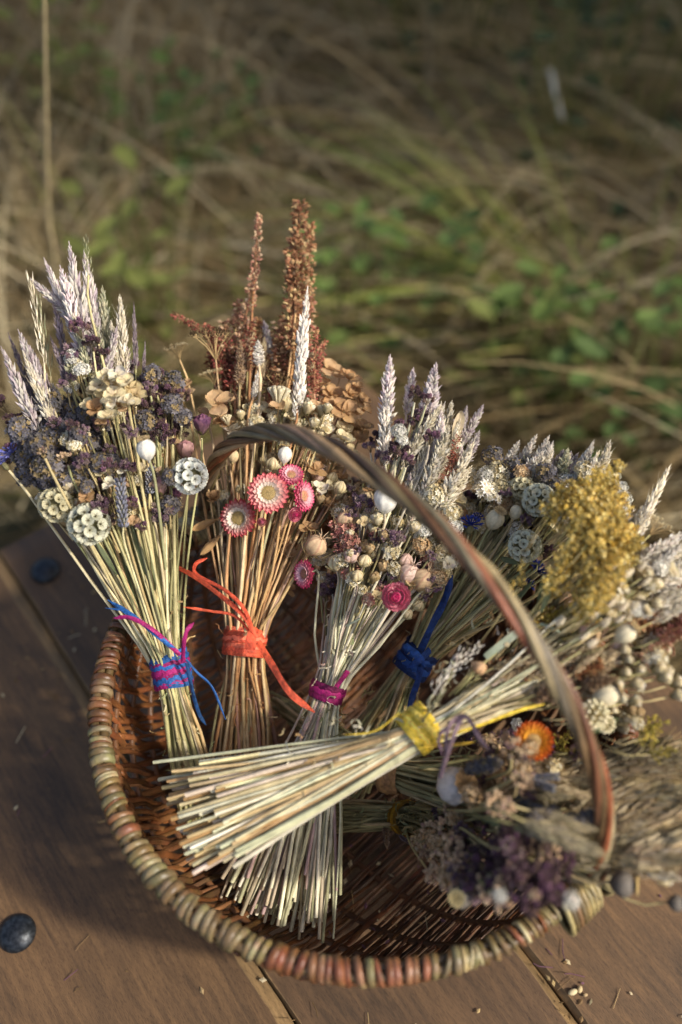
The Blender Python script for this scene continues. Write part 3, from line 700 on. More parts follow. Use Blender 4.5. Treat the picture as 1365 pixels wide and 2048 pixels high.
def flaxpod(c0, c1):
    def f(v):
        m = MB(); m.lathe([(.1, -.95), (.5, -.8), (.85, -.35), (.92, .05), (.8, .45), (.5, .78), (.2, .95), (.05, 1.02)], 30, 5, .10, colf=lambda t, k: varc(mixc(mixc(c0, c1, t), S(128, 96, 62), .75 if k % 6 == 3 else (.3 if k % 3 == 0 else 0)), .1))
        for k in range(5):
            a = 2 * PI * k / 5; d = V((math.cos(a) * .75, math.sin(a) * .75, .65)); m.petal(V((math.cos(a) * .2, math.sin(a) * .2, -1)), V((math.cos(a), math.sin(a), .55)), V((-math.cos(a), -math.sin(a), .6)), 1.6, .5, mixc(c0, S(140, 120, 80), .4), varc(c0), cup=.3, curl=R(.15, .5), n=4, m=2, tip=1.0, wr=.08)
        m.spike(V((0, 0, .85)), V((0, 0, 1)), .35, .05, c0, c1)
        return m.mesh("flaxpod", M_POD)
    return f
def briza(v):
    m = MB(); c = S(216, 200, 164)
    for k in range(9):
        t = k / 9; w_ = .42 * math.sin(PI * (.22 + .72 * t)) ; s_ = 1 if k % 2 else -1
        m.ell(V((s_ * w_ * .42, 0, t * 1.5 - .7)), V((s_ * .35, 0, 1)), .22, w_ * .85, varc(mixc(c, S(180, 150, 110), .15), .08), 10, 6, varc(mixc(c, (.85, .8, .7), .4), .05))
    m.tube([V((0, 0, -.8)), V((.1, 0, -1.5)), V((0, 0, -2.2))], [.035, .025, .025], 3, S(170, 150, 100), cap=False)
    return m.mesh("briza", M_PETAL)
def rosebud(c0, c1):
    def f(v):
        m = MB()
        for k in range(18):
            t = k / 18; a = k * 2.4; rr = .12 + .42 * t; d = V((math.cos(a) * (.15 + .45 * t), math.sin(a) * (.15 + .45 * t), 1)).normalized()
            m.petal(V((math.cos(a) * rr * .4, math.sin(a) * rr * .4, -.7)), d, V((-math.cos(a), -math.sin(a), .1)), 1.75 - .35 * t, .42 + .25 * t, mixc(c0, S(150, 130, 90), .4), varc(mixc(c0, c1, R(0, 1)), .15), cup=.55, curl=.12 - .1 * t, n=6, m=3, tip=2.2, wr=.12)
        for k in range(5):
            a = 2 * PI * k / 5; m.petal(V((0, 0, -.8)), V((math.cos(a), math.sin(a), .5)), V((0, 0, 1)), .9, .18, S(110, 104, 64), S(120, 110, 70), n=3, m=1)
        return m.mesh("rosebud", M_PETAL)
    return f
def cornflower(c0, c1):
    def f(v):
        m = MB(); m.ell(V((0, 0, -.45)), V((0, 0, 1)), .45, .3, S(130, 124, 88), 8, 6)
        for k in range(22):
            a = k * 2.4; el = .15 + .9 * (k / 22); d = V((math.cos(a) * math.cos(el), math.sin(a) * math.cos(el), math.sin(el)))
            b = V((0, 0, -.1)); e = b + d * (.5 + .2 * (1 - k / 22)); m.tube([b, e], [.03, .04], 3, c0, cap=False)
            for q in (-1, 0, 1):
                x, y = perp(d); m.spike(e, (d + x * .45 * q + y * R(-.2, .2)).normalized(), .42 * (1 - .4 * k / 22), .08, c0, varc(c1, .2), flat=.3)
        return m.mesh("cornflower", M_PETAL, smooth=False)
    return f
def umbel(v, dark=False):
    m = MB(); c = S(176, 150, 104)
    for k in range(15):
        a = k * 2.4; r = math.sqrt((k + .5) / 15) * .75; e = V((math.cos(a) * r, math.sin(a) * r, .75 + R(-.1, .1))); m.tube([V((0, 0, 0)), V((e.x * .45, e.y * .45, .45)), e], [.016, .012, .01], 3, c, cap=False)
        for q in range(7):
            d = (V((e.x * .5, e.y * .5, .8)) + rdir() * .7).normalized(); e2_ = e + d * .17; m.tube([e, e2_], [.007, .006], 3, c, cap=False)
            m.spike(e2_ - d * .03, d, .12, .03, S(60, 44, 30) if dark else S(190, 170, 128), S(84, 66, 40) if dark else S(206, 190, 150))
    return m.mesh("umbel", M_PLANT, smooth=False)
def allium(c):
    def f(v):
        m = MB(); n = 46
        for k in range(n):
            z = 1 - 1.7 * (k + .5) / n; a = k * 2.4; r = math.sqrt(max(0, 1 - z * z)); d = V((math.cos(a) * r, math.sin(a) * r, z)); m.tube([d * .1, d * .75], [.03, .02], 3, S(160, 140, 90), cap=False)
            m.ell(d * .88, d, .2, .13, varc(c, .1), 7, 5, varc(mixc(c, (.8, .75, .6), .3)))
        return m.mesh("allium", M_POD)
    return f
def leafm(c0, c1):
    def f(v):
        m = MB(); m.petal(V((0, 0, 0)), V((0, 0, 1)), V((0, 1, 0)), 1, .2, c0, varc(c1), cup=.5, curl=R(-.2, .2), n=10, m=4, tip=1.1, wr=.06, base=.2); return m.mesh("leaf", M_PETAL)
    return f
def tubeflower(v):
    m = MB(); c = S(226, 214, 180)
    for k in range(16):
        a = k * 2.4; r = .7 * math.sqrt((k + .5) / 16); d = V((math.cos(a) * r, math.sin(a) * r, 1)).normalized(); m.tube([V((0, 0, -.3)), d * .6, d * 1.0, d * 1.1], [.03, .07, .12, .09], 6, [S(160, 140, 96), c, c, c])
    return m.mesh("tubeflower", M_PETAL)

HEADS = {  # kind: (part name, key, builder, elongated?)
 'plume_lilac': ('grass_plume', plume('lilac', 190, .11, .62, .2)), 'plume_white': ('grass_plume', plume('white', 190, .10, .55, .2)),
 'plume_tight': ('grass_plume', plume('white', 230, .075, .5, .26, rad=.035)), 'plume_cream': ('grass_plume', plume('cream', 170, .11, .5, .2, awn=.15)),
 'plume_dusk': ('grass_plume', plume('dusk', 190, .09, .6, .2)), 'plume_straw': ('grass_plume', plume('straw', 200, .2, .34, .15, awn=.5, rad=.06)), 'plume_olive': ('grass_plume', plume('olive', 200, .2, .32, .15, awn=.5, rad=.07)),
 'plume_greenish': ('grass_plume', plume('greenish', 150, .11, .55, .2)),
 'seed_brown': ('seed_spike', plume('brown', 260, .06, 1.0, .35, rad=.05)), 'wheat': ('grass_plume', plume('straw', 90, .16, .45, .2, awn=.4)),
 'oats_cream': ('oat_panicle', oats('cream')), 'oats_green': ('oat_panicle', oats('greenish')), 'oats_white': ('oat_panicle', oats('white')),
 'dock': ('dock_spike', dock('rust')), 'dock_pale': ('dock_spike', dock('rustpale', 1.3)), 'dock_red': ('dock_spike', dock('red', .8)), 'dock_pink': ('dock_spike', dock('pinkf', .7)),
 'lav': ('lavender_spike', lavender('lav')),
 'oreg': ('oregano_head', oregano('oreg')), 'oregpale': ('oregano_head', oregano('oregpale')), 'oregtan': ('oregano_head', oregano('oregtan', .8, 12, 20)),
 'statice': ('statice_head', cluster('statice', 80, .27)), 'cream': ('yarrow_head', cluster('creamf', 60, .27, dome=.7)), 'tan': ('yarrow_head', cluster('tanf', 60, .26, dome=.7)), 'white': ('yarrow_head', cluster('whitef', 55, .27, dome=.7)), 'pink': ('statice_head', cluster('pinkf', 30, .34)),
 'daisy': ('daisy', cluster('whitef', 9, .62, 9, S(206, 180, 110), cup=.15, low=.5)),
 'galium': ('bedstraw_spray', galium('yellow')), 'galiumg': ('bedstraw_spray', galium('yellowg')),
 'hyd_cream': ('hydrangea_floret', hydrangea('creamf')), 'hyd_tan': ('hydrangea_floret', hydrangea('tanf')),
 'pod_white': ('poppy_pod', podbody(S(206, 200, 184), S(220, 216, 204))), 'pod_tan': ('poppy_pod', podbody(S(186, 156, 112), S(204, 182, 142))), 'pod_cream': ('poppy_pod', podbody(S(198, 184, 146), S(214, 202, 170), 1.3)),
 'pod_blue': ('poppy_pod', podbody(S(176, 156, 136), S(196, 188, 180), .95)), 'pod_dark': ('poppy_pod', podbody(S(92, 80, 66), S(110, 104, 96), .95)), 'pod_lilac': ('poppy_pod', podbody(S(190, 168, 160), S(200, 184, 178), .9)),
 'scab': ('scabious_pod', scabiosa(S(196, 194, 158), S(222, 220, 194))), 'scab_tan': ('scabious_pod', scabiosa(S(186, 174, 130), S(208, 200, 164))), 'scab_white': ('scabious_pod', scabiosa(S(220, 220, 200), S(236, 236, 222))),
 'nig': ('nigella_pod', nigella(S(190, 160, 118), S(208, 178, 142))), 'nig_pink': ('nigella_pod', nigella(S(206, 172, 156), S(216, 190, 172))),
 'flax': ('flax_pod', flaxpod(S(196, 182, 136), S(208, 190, 152))), 'flax_tan': ('flax_pod', flaxpod(S(182, 140, 100), S(196, 160, 120))), 'flax_pink': ('flax_pod', flaxpod(S(206, 180, 156), S(214, 176, 164))),
 'briza': ('quaking_grass_head', briza), 'rose_purple': ('rosebud', rosebud(S(100, 62, 92), S(142, 92, 112))), 'rose_pink': ('rosebud', rosebud(S(170, 120, 122), S(206, 170, 160))), 'husk': ('papery_husk', rosebud(S(200, 180, 132), S(232, 220, 190))), 'husk_tan': ('papery_husk', rosebud(S(176, 146, 100), S(206, 180, 136))),
 'corn_lilac': ('cornflower', cornflower(S(112, 116, 180), S(140, 142, 206))), 'corn_blue': ('cornflower', cornflower(S(34, 50, 128), S(64, 84, 170))),
 'umbel': ('umbel', umbel), 'umbel_dark': ('umbel', lambda v: umbel(v, True)), 'allium': ('allium_head', allium(S(206, 194, 150))),
 'leaf_grey': ('leaf', leafm(S(150, 160, 136), S(186, 192, 168))), 'leaf_tan': ('leaf', leafm(S(176, 138, 92), S(196, 158, 112))), 'leaf_cream': ('leaf', leafm(S(206, 186, 150), S(216, 200, 168))), 'leaf_green': ('leaf', leafm(S(120, 130, 90), S(140, 150, 110))),
 'tubes': ('yarrow_head', tubeflower),
}
LONG = {k for k in HEADS if k.startswith(('plume', 'seed_', 'wheat', 'oats', 'dock', 'lav', 'galium', 'leaf_'))}
LONGW = {'plume_tight': .058, 'plume': .105, 'seed_': .09, 'wheat': .15, 'oats': .2, 'dock': .085, 'lav': .13, 'galiu': .36, 'leaf_': .2}
CROWN = {'pod_white': S(206, 178, 130), 'pod_tan': S(176, 136, 90), 'pod_cream': S(176, 150, 104), 'pod_blue': S(196, 156, 104), 'pod_dark': S(206, 180, 120), 'pod_lilac': S(170, 140, 110)}

petal_cache = {}
def petal_mesh(c0, c1, L, W, curl):
    key = (c0, c1, L, W, curl)
    if key not in petal_cache:
        ms = []
        for _ in range(2):
            m = MB(); m.petal(V((0, 0, 0)), V((1, 0, 0)), V((0, 0, 1)), L, W, c0, c1, cup=.35, curl=curl, n=5, m=2, tip=1.35, base=.5); ms.append(m.mesh("petal", M_PETAL))
        petal_cache[key] = ms
    return random.choice(petal_cache[key])
STRAW = {'pinkwhite': (S(232, 222, 206), S(222, 104, 112), S(206, 176, 88)), 'redwhite': (S(226, 216, 200), S(196, 52, 66), S(176, 144, 62)), 'magenta': (S(236, 196, 200), S(204, 26, 100), S(206, 110, 120)),
         'orange': (S(214, 156, 52), S(186, 74, 30), S(196, 146, 48)), 'pale': (S(214, 190, 150), S(206, 96, 130), S(206, 170, 110))}
def strawflower(root, pos, nrm, r, pal, closed=False, label=None):
    c0, c1, cc = STRAW[pal]; m = MB()
    m.ell(V((0, 0, -.12)), V((0, 0, 1)), .28, .5, S(190, 166, 116), 12, 6)
    if not closed:
        for k in range(90):
            rr = .36 * math.sqrt((k + .5) / 90); a = k * 2.4; m.spike(V((math.cos(a) * rr, math.sin(a) * rr, .02 + .12 * (1 - rr * 2))), V((math.cos(a) * rr, math.sin(a) * rr, 1)).normalized(), .13, .03, mixc(cc, (.5, .4, .2), .2), varc(mixc(cc, (.8, .7, .4), .3), .2))
    o = link("strawflower", m.mesh("strawflower", M_PLANT, False), root, frame(pos - root.location, nrm, r))
    if label: o['label'] = label
    layers = [(15, 0.9, .05, .30, 1.0), (17, .78, .45, .27, .95), (16, .55, .85, .24, .8), (14, .3, 1.15, .2, .66)] if not closed else [(20, .95, .1, .40, .62), (19, .88, .45, .38, .62), (17, .72, .75, .34, .6), (14, .52, 1.0, .3, .56), (11, .32, 1.2, .26, .5), (7, .12, 1.4, .22, .45)]
    if not closed: layers = [(22, .36, .02, .155, .70), (22, .34, .20, .145, .66), (20, .33, .40, .135, .54), (18, .32, .66, .12, .38)]
    for li, (n, rb, el, W, L) in enumerate(layers):
        f0 = mixc(c1, c0, .25 if not closed else .3) if li == 0 else c0
        if not closed: me = lambda: petal_mesh(mixc(c0, c1, .4 - .13 * li), mixc(c1, c0, [.0, .12, .45, .9][li]), L, W, .10)
        else: me = lambda: petal_mesh(mixc(c0, c1, .05), mixc(c1, c0, [.3, .15, .05, .0, .0, .0][li]), L, W * .55, .5)
        for k in range(n):
            a = 2 * PI * (k + .5 * (li % 2)) / n + R(-.07, .07); e = el + R(-.1, .1)
            Mx = Matrix.Rotation(a, 4, 'Z') @ Matrix.Translation(V((rb * (.42 if closed else 1), 0, -.05 + (.02 + .08 * li if closed else .03 * li)))) @ Matrix.Rotation(-e, 4, 'Y')
            link("petal", me(), o, Mx)
    return o

# ------------------------------------------------------------------ bouquets
def bouquet(label, tie, zt, butt_edges, zb, tip, ztip, rt, heads, n_fill, fill_to, stemcols, ties, rstem=(.0010, .0016), butt_jit=.03, seedv=1, bow=0.0, straight=.0, scraps=90):
    random.seed(seedv)
    T = at(*tie, zt); E1 = at(*butt_edges[0], zb); E2 = at(*butt_edges[1], zb); Bc = (E1 + E2) / 2; H = at(*tip, ztip)
    root = empty("dried_flower_bouquet", T - V((0, 0, .02)), label, "bouquet", "dried flower bouquets in the basket"); O = root.location
    D = (H - T).normalized(); Lt = D.cross(V((0, 0, 1))).normalized(); Nn = Lt.cross(D).normalized()
    Db = (Bc - T).normalized()
    ax = V((tip[0] - tie[0], tip[1] - tie[1])); axl = ax.length
    def zf(px, py, dz=0):
        s_ = (px - tie[0]) * ax[0] / axl + (py - tie[1]) * ax[1] / axl
        return zt + (ztip - zt) * min(1.12, s_ / axl) + dz
    def P(px, py, dz=0): return at(px, py, zf(px, py, dz))
    bl = (E2 - E1).length / 2; bd = (E2 - E1).normalized(); bd = bd if bd.dot(Lt) > 0 else -bd
    def stem(end, end_dir=None, r=None, col=None, lat=None):
        rel = end - T; a = max(-1, min(1, rel.dot(Lt) / (rel.length * .38))) * .8 if lat is None else lat
        a = max(-1, min(1, a + R(-.35, .35))); b = R(-1, 1) * math.sqrt(1 - a * a * .9)
        pt = T + Lt * (a * rt * .9) + Nn * (b * rt * .9)
        ab = max(-1.05, min(1.05, a * .55 + R(-.62, .62)))
        pb = Bc + bd * (bl * ab) + V((0, 0, 1)) * (rt * 1.2 * R(-1, 1) * (1 - .5 * abs(ab))) + Db * R(-butt_jit, butt_jit * .6)
        mid = (pt + end) / 2 + Nn * (bow + R(-.004, .007)) + Lt * R(-.006, .006) + D * .0
        q1 = pt + ((end - pt) * .3 + (pt - pb).normalized() * ((end - pt).length * .12)) * 1.0
        pts = [pb, (pb + pt) / 2 + Lt * R(-.0045, .0045) + V((0, 0, 1)) * R(-.004, .004) * (1 - straight), pt, mid * .6 + q1 * .4, end - (end_dir * ((end - pt).length * .12) if end_dir else (end - mid) * .2), end]
        C = [p - O for p in catmull(pts, 3)]; r = r or R(*rstem); n = len(C)
        rad = [r * (1.1 - .45 * i / n) for i in range(n)]
        for _ in range(1): rad[random.randrange(2, n - 2)] *= 1.3
        c = col or varc(random.choice(stemcols), .14); c2 = varc(mixc(c, random.choice(stemcols), .5), .1)
        m = MB(); m.tube(C, rad, 5, [mixc(c, c2, i / n) for i in range(n)], capcol=mixc(c, S(236, 224, 190), .7)); link("stem", m.mesh("stem", M_STEM), root)
    def twig(end, d, r=None, *_):
        tr_ = .0004 if k.startswith(('gal', 'hyd', 'cream', 'white')) else .0008
        q = (T - end).normalized(); m = MB(); m.tube([end - O, end - d * .008 + q * .006 - O, end + q * R(.022, .035) - O], [tr_, tr_, tr_], 4, varc(random.choice(ST_OLIVE))); link("twig", m.mesh("twig", M_STEM), root)
    full = stem
    for h in heads:
        k = h[0]; stem = twig if k[0] == '~' else full; k = k.lstrip('~')
        if k == 'sf':       # strawflower: px,py,r,dz,palette,(tilt x, tilt y),closed,label
            _, px, py, rp, dz, pal, tl, cl, lb = h; p = P(px, py, dz); vw = (CAMP - p).normalized(); rt_ = V((1, 0, 0)); upv = V((0, sp, cp))
            n_ = (vw + rt_ * tl[0] + upv * tl[1]).normalized(); strawflower(root, p, n_, px_m(p, rp) * (1.12 if not cl else 1.05), pal, cl, lb); stem(p - n_ * px_m(p, rp) * .35, n_); continue
        name, fn = HEADS[k]
        if k in LONG:       # kind, tip px,py, base px,py, width px, dz
            _, tx, ty, bx, by, wp, dz = h; a_ = P(tx, ty, dz); b_ = P(bx, by, dz); L = (a_ - b_).length; d = (a_ - b_).normalized()
            wk = [v for kk, v in LONGW.items() if k.startswith(kk)][0]; s_ = px_m(b_, wp) / 2 / wk; s_ = s_ if not k.startswith('leaf_') else px_m(b_, wp) / 2 / .2
            o = link(name, lib(k, fn, 3), root, frame(b_ - O, d, (s_ if k.startswith(('leaf',)) else s_ * 1.0, s_, L)))
            if not k.startswith('leaf'): stem(b_ + d * L * .1, d)
            elif random.random() < .5: stem(b_, d)
        else:               # kind, px,py, radius px, dz, (tilt)
            _, px, py, rp, dz = h[:5]; p = P(px, py, dz); r = px_m(p, rp); d = ((p - T).normalized() + Nn * .25 + rdir() * .15).normalized()
            if len(h) > 5: vw = (CAMP - p).normalized(); d = (d * .35 + vw * h[5] + V((1, 0, 0)) * (h[6] if len(h) > 6 else 0)).normalized()
            if k.startswith(('hyd', 'cream', 'tan', 'white', 'daisy', 'statice')): d = (d + (CAMP - p).normalized() * .5).normalized()
            o = link(name, lib(k, fn, 4 if k.startswith('hyd') else 3), root, frame(p - O, d, r * (R(.92, 1.08))))
            if k in CROWN:
                tall = {'pod_cream': 1.3, 'pod_blue': .95, 'pod_dark': .95, 'pod_lilac': .9}.get(k, 1.15)
                link("crown", lib('crown' + k, podcrown(CROWN[k], tall), 1), o)
            base = {'oregpale': .6, 'oreg': .6, 'briza': 2.0, 'hyd_cream': 1.2, 'hyd_tan': 1.2, 'umbel': 0, 'umbel_dark': 0}.get(k, 1.0)
            stem(p - d * (r * base), d, R(.0007, .0011) if k in ('briza', 'umbel', 'umbel_dark', 'flax', 'flax_tan', 'flax_pink') else None)
    stem = full
    # curled dry leaf scraps clinging to the stems
    m = MB()
    for _ in range(scraps):
        s_ = R(-.6, .95); ctr = (T + (H - T) * s_ * .55) if s_ > 0 else T + (Bc - T) * -s_
        sp_ = rt * (.9 + 1.6 * abs(s_)); b = ctr + Lt * R(-1, 1) * sp_ + Nn * R(.1, .9) * rt * 1.3 - O; d = (D * R(-.3, 1) + rdir() * .6).normalized(); x, y = perp(d); L = R(.004, .013); c = varc(random.choice(stemcols + [S(150, 156, 112)]), .2); q0 = None
        ph = R(0, 6); rr = R(.0008, .003)
        for k in range(9):
            a = ph + k * R(.35, .6); p = b + d * (L * k / 8) + (x * math.cos(a) + y * math.sin(a)) * rr; w_ = y * (.0010 * (1.1 - k / 9)) + x * .0004
            q = (m.vert(p - w_, c), m.vert(p + w_, c))
            if q0: m.f.append((q0[0], q0[1], q[1], q[0]))
            q0 = q
    tag(link("leaf_scraps", m.mesh("leaf_scraps", M_PETAL, False), root), kind="stuff")
    for i in range(n_fill):
        f = random.choice(fill_to); p = P(f[0] + R(-f[2], f[2]), f[1] + R(-f[2], f[2]), f[3] + R(-.012, .008)); stem(p, None)
    # wound raffia: every turn a strand of its own, flattened against the bundle
    turns, width, c_list, tails = ties
    for i in range(turns):
        f = (i + .5) / turns - .5; c = c_list[i % len(c_list)]; wob = R(-.25, .25); pts = []; m = MB(); n = 28; rr = rt * .95 + .001 + R(0, .0012)
        hw = width / turns * R(.85, 1.2); A = []
        for k in range(n + 1):
            a = 2 * PI * k / n; ctr = T + D * (f * width + wob * width * .35 * math.sin(a + i)) - O; u = Lt * math.cos(a) + Nn * math.sin(a)
            ring = []
            for j in (-1, -.5, 0, .5, 1): ring.append(m.vert(ctr + D * (hw * j) + u * (rr + .0009 * (1 - j * j) + .0005 * math.sin(9 * a + j * 3)), varc(tuple(q * (.8 + .25 * ((i * 7) % 3) / 2) for q in c), .09)))
            A.append(ring)
        for a_, b_ in zip(A, A[1:]):
            for j in range(4): m.f.append((a_[j], b_[j], b_[j + 1], a_[j + 1]))
        link("raffia_strand", m.mesh("raffia_strand", M_RAFFIA), root)
    for (pts, wp, c) in tails:
        Q = catmull([at(*q) - O for q in pts], 7); m = MB(); n = len(Q); A = []; tw = R(0, 3)
        for i, q in enumerate(Q):
            t = (Q[min(i + 1, n - 1)] - Q[max(i - 1, 0)]).normalized(); vw = (CAMP - O - q).normalized(); x = t.cross(vw).normalized(); y = x.cross(t)
            a = .5 * math.sin(tw + i * .35); xx = x * math.cos(a) + y * math.sin(a); wd = px_m(q + O, wp) / 2 * (1 if i < n - 3 else 1 - .25 * (i - n + 4))
            A.append([m.vert(q + xx * (wd * j) + y * (.0009 * (1 - j * j)) , varc(c, .08)) for j in (-1, -.4, .2, 1)])
        for a_, b_ in zip(A, A[1:]):
            for j in range(3): m.f.append((a_[j], b_[j], b_[j + 1], a_[j + 1]))
        link("raffia_tail", m.mesh("raffia_tail", M_RAFFIA), root)
    return root

ST_GREEN = [S(176, 168, 118), S(160, 156, 108), S(196, 180, 132), S(140, 140, 98), S(186, 158, 110), S(206, 192, 152)]
ST_TAN = [S(196, 160, 112), S(184, 148, 98), S(206, 180, 136), S(170, 122, 80), S(166, 158, 118), S(176, 136, 118)]
ST_PALE = [S(214, 206, 174), S(196, 192, 156), S(226, 218, 190), S(176, 160, 134), S(166, 162, 124), S(190, 160, 150)]
ST_STRAW = [S(218, 210, 176), S(208, 194, 150), S(196, 170, 122), S(228, 220, 194), S(178, 142, 94), S(198, 196, 160), S(212, 192, 168), S(168, 150, 110)]
ST_OLIVE = [S(164, 150, 104), S(144, 136, 92), S(184, 164, 118), S(124, 118, 80)]
BLUE = S(44, 96, 160); MAG = S(164, 34, 104); ORA = S(232, 100, 66); NAVY = S(28, 58, 116); YEL = S(242, 208, 74); LIL = S(124, 102, 108)

def mass(kinds, cx, cy, rx, ry, n, rp, d0=-.005, d1=.015, sd=0):
    st = random.getstate(); random.seed(int(cx * 7 + cy + sd)); out = []
    for _ in range(n):
        a = R(0, 6.28); q = math.sqrt(R(0, 1)); k = random.choice(kinds); out.append(('~' + k, cx + rx * q * math.cos(a), cy + ry * q * math.sin(a), rp * R(.75, 1.2), R(d0, d1)))
    random.setstate(st); return out
def lmass(kinds, cx, cy, rx, ry, n, L, ax, wp, d0=-.005, d1=.015):
    st = random.getstate(); random.seed(int(cx * 5 + cy)); out = []; ax = V(ax).normalized()
    for _ in range(n):
        a = R(0, 6.28); q = math.sqrt(R(0, 1)); x = cx + rx * q * math.cos(a); y = cy + ry * q * math.sin(a); l = L * R(.7, 1.2) / 2; b = (ax + V((R(-.3, .3), R(-.3, .3)))).normalized()
        out.append(('~' + random.choice(kinds), x + b[0] * l, y + b[1] * l, x - b[0] * l, y - b[1] * l, wp * R(.8, 1.2), R(d0, d1)))
    random.setstate(st); return out
h1 = mass(['oregpale', 'oreg', 'hyd_tan', 'statice', 'cream', 'oregtan', 'hyd_cream', 'husk_tan', 'plume_x'][:8], 255, 985, 105, 75, 46, 20, .01, .035) + mass(['husk_tan', 'husk', 'oregtan', 'white'], 140, 1010, 60, 40, 9, 20, .0, .02) + mass(['hyd_cream'], 232, 785, 46, 36, 9, 22, .03, .045) + mass(['oreg', 'statice', 'oregpale', 'cream'], 200, 880, 70, 60, 20, 22, .015, .035) + mass(['statice', 'statice', 'oreg', 'statice'], 110, 885, 80, 80, 34, 28) + mass(['oreg', 'oreg', 'oregpale', 'statice'], 300, 825, 80, 80, 26, 26) + mass(['oreg', 'oregpale', 'hyd_tan', 'statice', 'rose_pink', 'cream'], 270, 965, 90, 70, 26, 20) + mass(['oregpale', 'oreg', 'cream', 'white'], 165, 740, 50, 50, 14, 18) + lmass(['plume_greenish', 'plume_dusk', 'plume_lilac'], 190, 720, 70, 40, 10, 110, (-.1, -1), 30) + mass(['oregtan', 'statice'], 200, 1000, 60, 40, 8, 20) + [('plume_lilac', 88, 515, 165, 700, 34, .0), ('plume_lilac', 138, 482, 180, 740, 44, .01), ('plume_lilac', 168, 500, 200, 740, 40, .0), ('plume_lilac', 120, 530, 170, 720, 40, .01), ('plume_lilac', 60, 555, 150, 640, 26, 0),
      ('oats_green', 172, 478, 178, 560, 24, .01), ('oats_cream', 60, 558, 92, 745, 26, .01), ('oats_green', 78, 600, 105, 770, 26, 0), ('plume_dusk', 105, 590, 145, 780, 32, 0),
      ('plume_lilac', 2, 692, 85, 880, 38, .01), ('plume_lilac', 36, 658, 110, 840, 38, .01), ('plume_dusk', 16, 664, 80, 830, 24, 0), ('plume_cream', 45, 700, 115, 870, 36, .012), ('plume_dusk', 60, 690, 130, 860, 36, 0), ('plume_white', 100, 760, 160, 880, 30, 0),
      ('plume_cream', 240, 588, 250, 745, 34, .01), ('plume_greenish', 205, 570, 215, 720, 36, .0), ('plume_cream', 222, 640, 240, 750, 26, .01), ('plume_dusk', 268, 604, 273, 745, 16, .01), ('plume_dusk', 291, 680, 286, 775, 12, .01), ('plume_lilac', 190, 600, 205, 780, 36, .0),
      ('oreg', 160, 662, 30, .02), ('oreg', 205, 712, 22, .015), ('oregpale', 145, 710, 26, .01), ('oreg', 185, 690, 22, .02), ('oregpale', 140, 765, 24, .01), ('white', 165, 740, 18, .02), ('plume_greenish', 120, 690, 150, 800, 26, .0),
      ('oreg', 310, 765, 30, .01), ('oreg', 290, 800, 30, .01), ('oreg', 330, 820, 30, .015), ('oregpale', 300, 780, 20, .02), ('oreg', 262, 740, 22, 0), ('oreg', 350, 785, 24, 0), ('statice', 290, 845, 26, .02), ('oreg', 320, 870, 32, .02), ('oreg', 255, 850, 30, .0), ('statice', 345, 810, 22, .02), ('statice', 365, 835, 20, .01), ('oregpale', 278, 880, 24, .01), ('oreg', 240, 880, 26, .01),
      ('oreg', 5, 815, 26, .0), ('oreg', 22, 840, 16, .0),
      ('statice', 80, 850, 36, .0), ('statice', 112, 880, 38, .015), ('statice', 60, 915, 36, .01), ('statice', 145, 865, 36, .01), ('statice', 98, 930, 36, .02), ('statice', 135, 960, 32, .015), ('statice', 180, 890, 34, .01), ('statice', 170, 935, 30, .02), ('statice', 60, 955, 24, .0), ('statice', 95, 815, 30, .0), ('statice', 150, 820, 28, .0), ('statice', 205, 905, 24, .01), ('oregtan', 130, 915, 18, .03), ('oreg', 120, 940, 24, .02), ('oreg', 195, 960, 26, .0), ('oregpale', 110, 850, 20, .02), ('statice', 75, 890, 26, .03), ('oregtan', 85, 905, 14, .035),
      ('hyd_cream', 200, 772, 24, .035), ('hyd_cream', 236, 752, 24, .04), ('hyd_cream', 270, 790, 26, .035), ('hyd_cream', 230, 790, 24, .045), ('hyd_cream', 252, 768, 22, .045), ('hyd_cream', 212, 755, 20, .035), ('hyd_cream', 186, 785, 18, .03), ('hyd_tan', 192, 820, 24, .035), ('hyd_cream', 218, 835, 24, .04), ('hyd_tan', 238, 812, 18, .035), ('hyd_cream', 176, 812, 18, .03), ('hyd_tan', 205, 845, 16, .035),
      ('rose_purple', 405, 852, 26, .01), ('rose_pink', 372, 905, 26, .0), ('corn_lilac', 22, 905, 30, .01), ('corn_lilac', 5, 925, 20, .01), ('pod_white', 293, 900, 20, .045), ('scab_white', 380, 952, 34, .03, .6), ('scab_tan', 112, 1010, 34, .02, .5), ('scab', 178, 1048, 40, .03, .6), ('scab_tan', 140, 1030, 18, .02, .4),
      ('hyd_cream', 205, 945, 18, .03), ('hyd_cream', 222, 970, 18, .035), ('oregpale', 202, 1018, 28, .03), ('lav', 240, 950, 248, 1060, 26, .04), ('lav', 300, 930, 300, 990, 22, .02), ('rose_pink', 322, 975, 22, .02), ('rose_purple', 350, 995, 20, .01), ('oregpale', 328, 1030, 30, .02), ('oreg', 350, 1015, 22, .01), ('oreg', 260, 985, 24, .01), ('oreg', 235, 915, 24, .01), ('hyd_tan', 268, 1045, 16, .035), ('hyd_tan', 230, 890, 18, .01), ('oreg', 285, 1010, 24, .0), ('oreg', 300, 1040, 22, .0), ('oreg', 160, 985, 28, .0), ('oreg', 225, 1040, 22, .01), ('statice', 250, 1000, 20, .0),
      ('hyd_tan', 345, 880, 18, 0), ('leaf_tan', 330, 870, 335, 960, 24, .0), ('leaf_green', 190, 1080, 235, 1150, 14, .02), ('leaf_green', 260, 1050, 290, 1150, 12, .02), ('leaf_green', 300, 1070, 310, 1180, 12, .02), ('leaf_green', 245, 1110, 270, 1190, 12, .01)]
